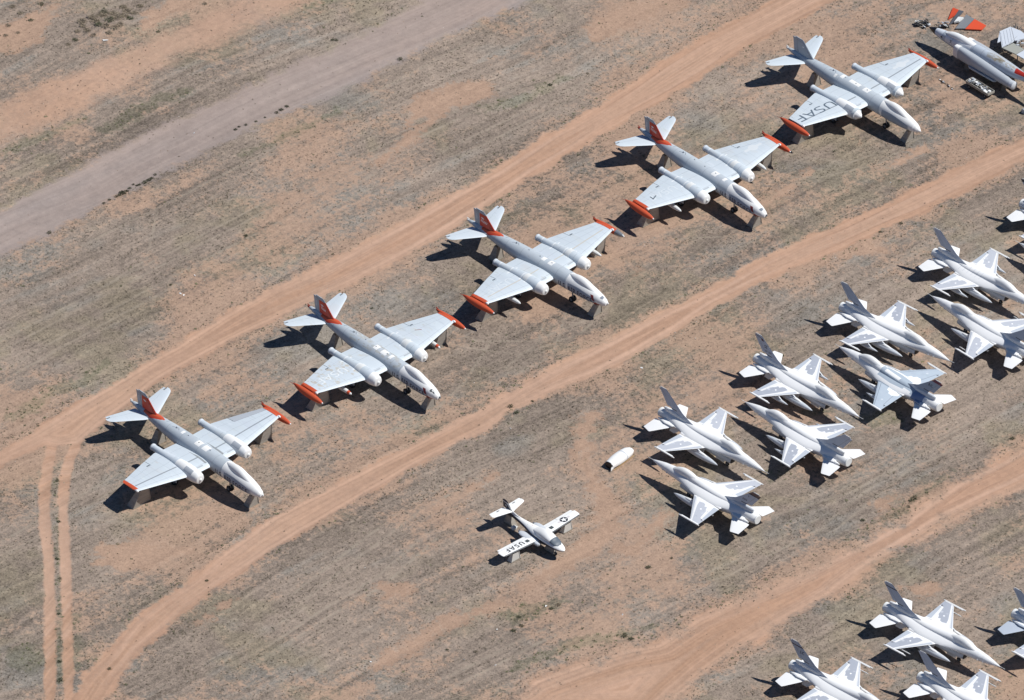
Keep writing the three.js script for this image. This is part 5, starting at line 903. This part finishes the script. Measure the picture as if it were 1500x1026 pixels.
  const bush = (list, label, group, mi) => list.forEach(([u, v, s], i) => { const q = px(u, v), t = thing('desert_shrub', label, 'shrub', q[0], height(...q) - 0.02, q[1], i * 2.1, group); t.scale.setScalar(s * 0.88); if (mi === 2) t.scale.set(s * 1.15, s * 0.7, s * 1.15); mesh('crown', cr3[i % 3], leafM[mi === 2 ? (i % 4 === 3 ? 1 : 2) : (mi + (i % 4 === 3 ? 1 : 0)) % 3], t); mesh('trunk', st3[i % 3], stemM, t); });
  const B3 = a => { const o = []; for (let i = 0; i < a.length; i += 3) o.push([a[i], a[i + 1], a[i + 2]]); return o; };
  bush(B3([227, 256, .3, 222, 262, .32, 218, 265, .4, 212, 268, .45, 204, 271, .3, 200, 272, .25, 195, 270, .25, 190, 276, .3, 186, 280, .32, 181, 283, .5, 178, 282, .4, 175, 286, .35, 170, 288, .3, 152, 298, .25, 160, 293, .28, 72, 341, .4, 345, 190, .3, 350, 186, .25, 360, 183, .28, 375, 178, .24, 388, 172, .22, 405, 165, .35, 412, 161, .4, 420, 156, .35]), 'small dark green shrub on the verge of the grey gravel road', 'shrubs along the gravel road', 0);
  bush(B3([120, 35, .6, 135, 30, .6, 150, 28, .7, 160, 36, .6, 172, 32, .75, 182, 28, .6, 176, 42, .5, 145, 42, .5, 128, 48, .5, 137, 54, .4, 160, 52, .45, 110, 60, .4, 186, 18, .6, 197, 22, .5, 205, 10, .5, 60, 6, .4, 30, 20, .4, 12, 38, .35, 300, 6, .35, 232, 48, .3, 140, 36, .6, 155, 44, .55, 166, 24, .6, 190, 32, .5, 168, 46, .5, 122, 42, .45, 180, 12, .5, 152, 20, .55, 114, 48, .4, 100, 66, .35, 18, 10, .4, 45, 30, .35, 8, 52, .35, 26, 48, .3]), 'brown and olive scrub bush on the low mound by the sandy track', 'scrub bushes on the low mound', 2);
  bush(B3([84, 705, .3, 86, 765, .3, 83, 820, .3, 88, 848, .28, 86, 900, .28, 87, 970, .35, 88, 997, .45]), 'low green weed growing in the strip between the two wheel tracks', 'weeds between the wheel tracks', 1);
  bush(B3([748, 596, .45, 757, 606, .4, 780, 588, .28]), 'green weed bush on the road verge facing the bombers, above the fairing shell path', 'weed bushes on the verge facing the bombers', 1);
  bush(B3([915, 932, .5, 925, 937, .4, 760, 905, .35, 818, 887, .4, 808, 893, .35, 752, 925, .4, 764, 918, .35, 697, 956, .3, 655, 953, .25]), 'green weed bush in the scrub between the small trainer and the wide dirt road', 'weed bushes beyond the trainer', 1);
  bush(B3([1340, 730, .5, 1335, 734, .35, 1264, 763, .35, 1331, 742, .3, 1484, 643, .4]), 'green weed bush on the dirt road verge behind the tails of the fighters', 'weed bushes behind the fighter tails', 1);
  bush(B3([586, 87, .45, 493, 60, .3, 487, 59, .3]), 'single green bush on the gravel road verge, away from the dark row', 'single bushes by the gravel road', 1);
  bush(B3([360, 346, .35, 250, 418, .25, 806, 125, .4, 861, 108, .28, 545, 452, .25]), 'lone green weed bush in open dry grass behind the bombers', 'lone weed bushes behind the bombers', 1);
  bush(B3([160, 980, .3, 303, 851, .28]), 'small weed growing on the packed dirt of the road', 'weeds on the packed road', 1);
  bush(B3([984, 818, .25, 950, 832, .4]), 'weed bush on bare soil behind the fighter with the banded fin', 'weed bushes on the bare soil', 1);
  bush(B3([1320, 328, .35, 1290, 340, .28]), 'weed bush on the road verge behind the fighter with ribbed tape', 'weed bushes behind the taped fighter', 1);
  // scraps of white litter
  const lit = (list) => list.forEach(([u, v, s], i) => { const q = px(u, v), t = thing('litter_scrap', 'small white scrap of litter on the dry ground', 'litter', q[0], height(...q), q[1], i * 1.3, 'white litter scraps'); mesh('sheet', panel4([[-s, 0.02, -s * .4], [s, 0.03, -s * .3], [s * .8, 0.10, s * .4], [-s * .7, 0.06, s * .5]], 0.02), M.white, t); });
  lit([[154, 61, .32], [284, 195, .12], [264, 431, .14], [269, 433, .12], [285, 404, .14], [685, 761, .12], [912, 901, .12], [940, 539, .14], [800, 889, .14], [748, 628, .12], [657, 712, .08], [1305, 268, .08], [543, 971, .1], [728, 923, .09], [680, 967, .1], [726, 975, .12]]);
  { const t = lit; }
}
console.log('vegetation done');
renderer.render(scene, camera);
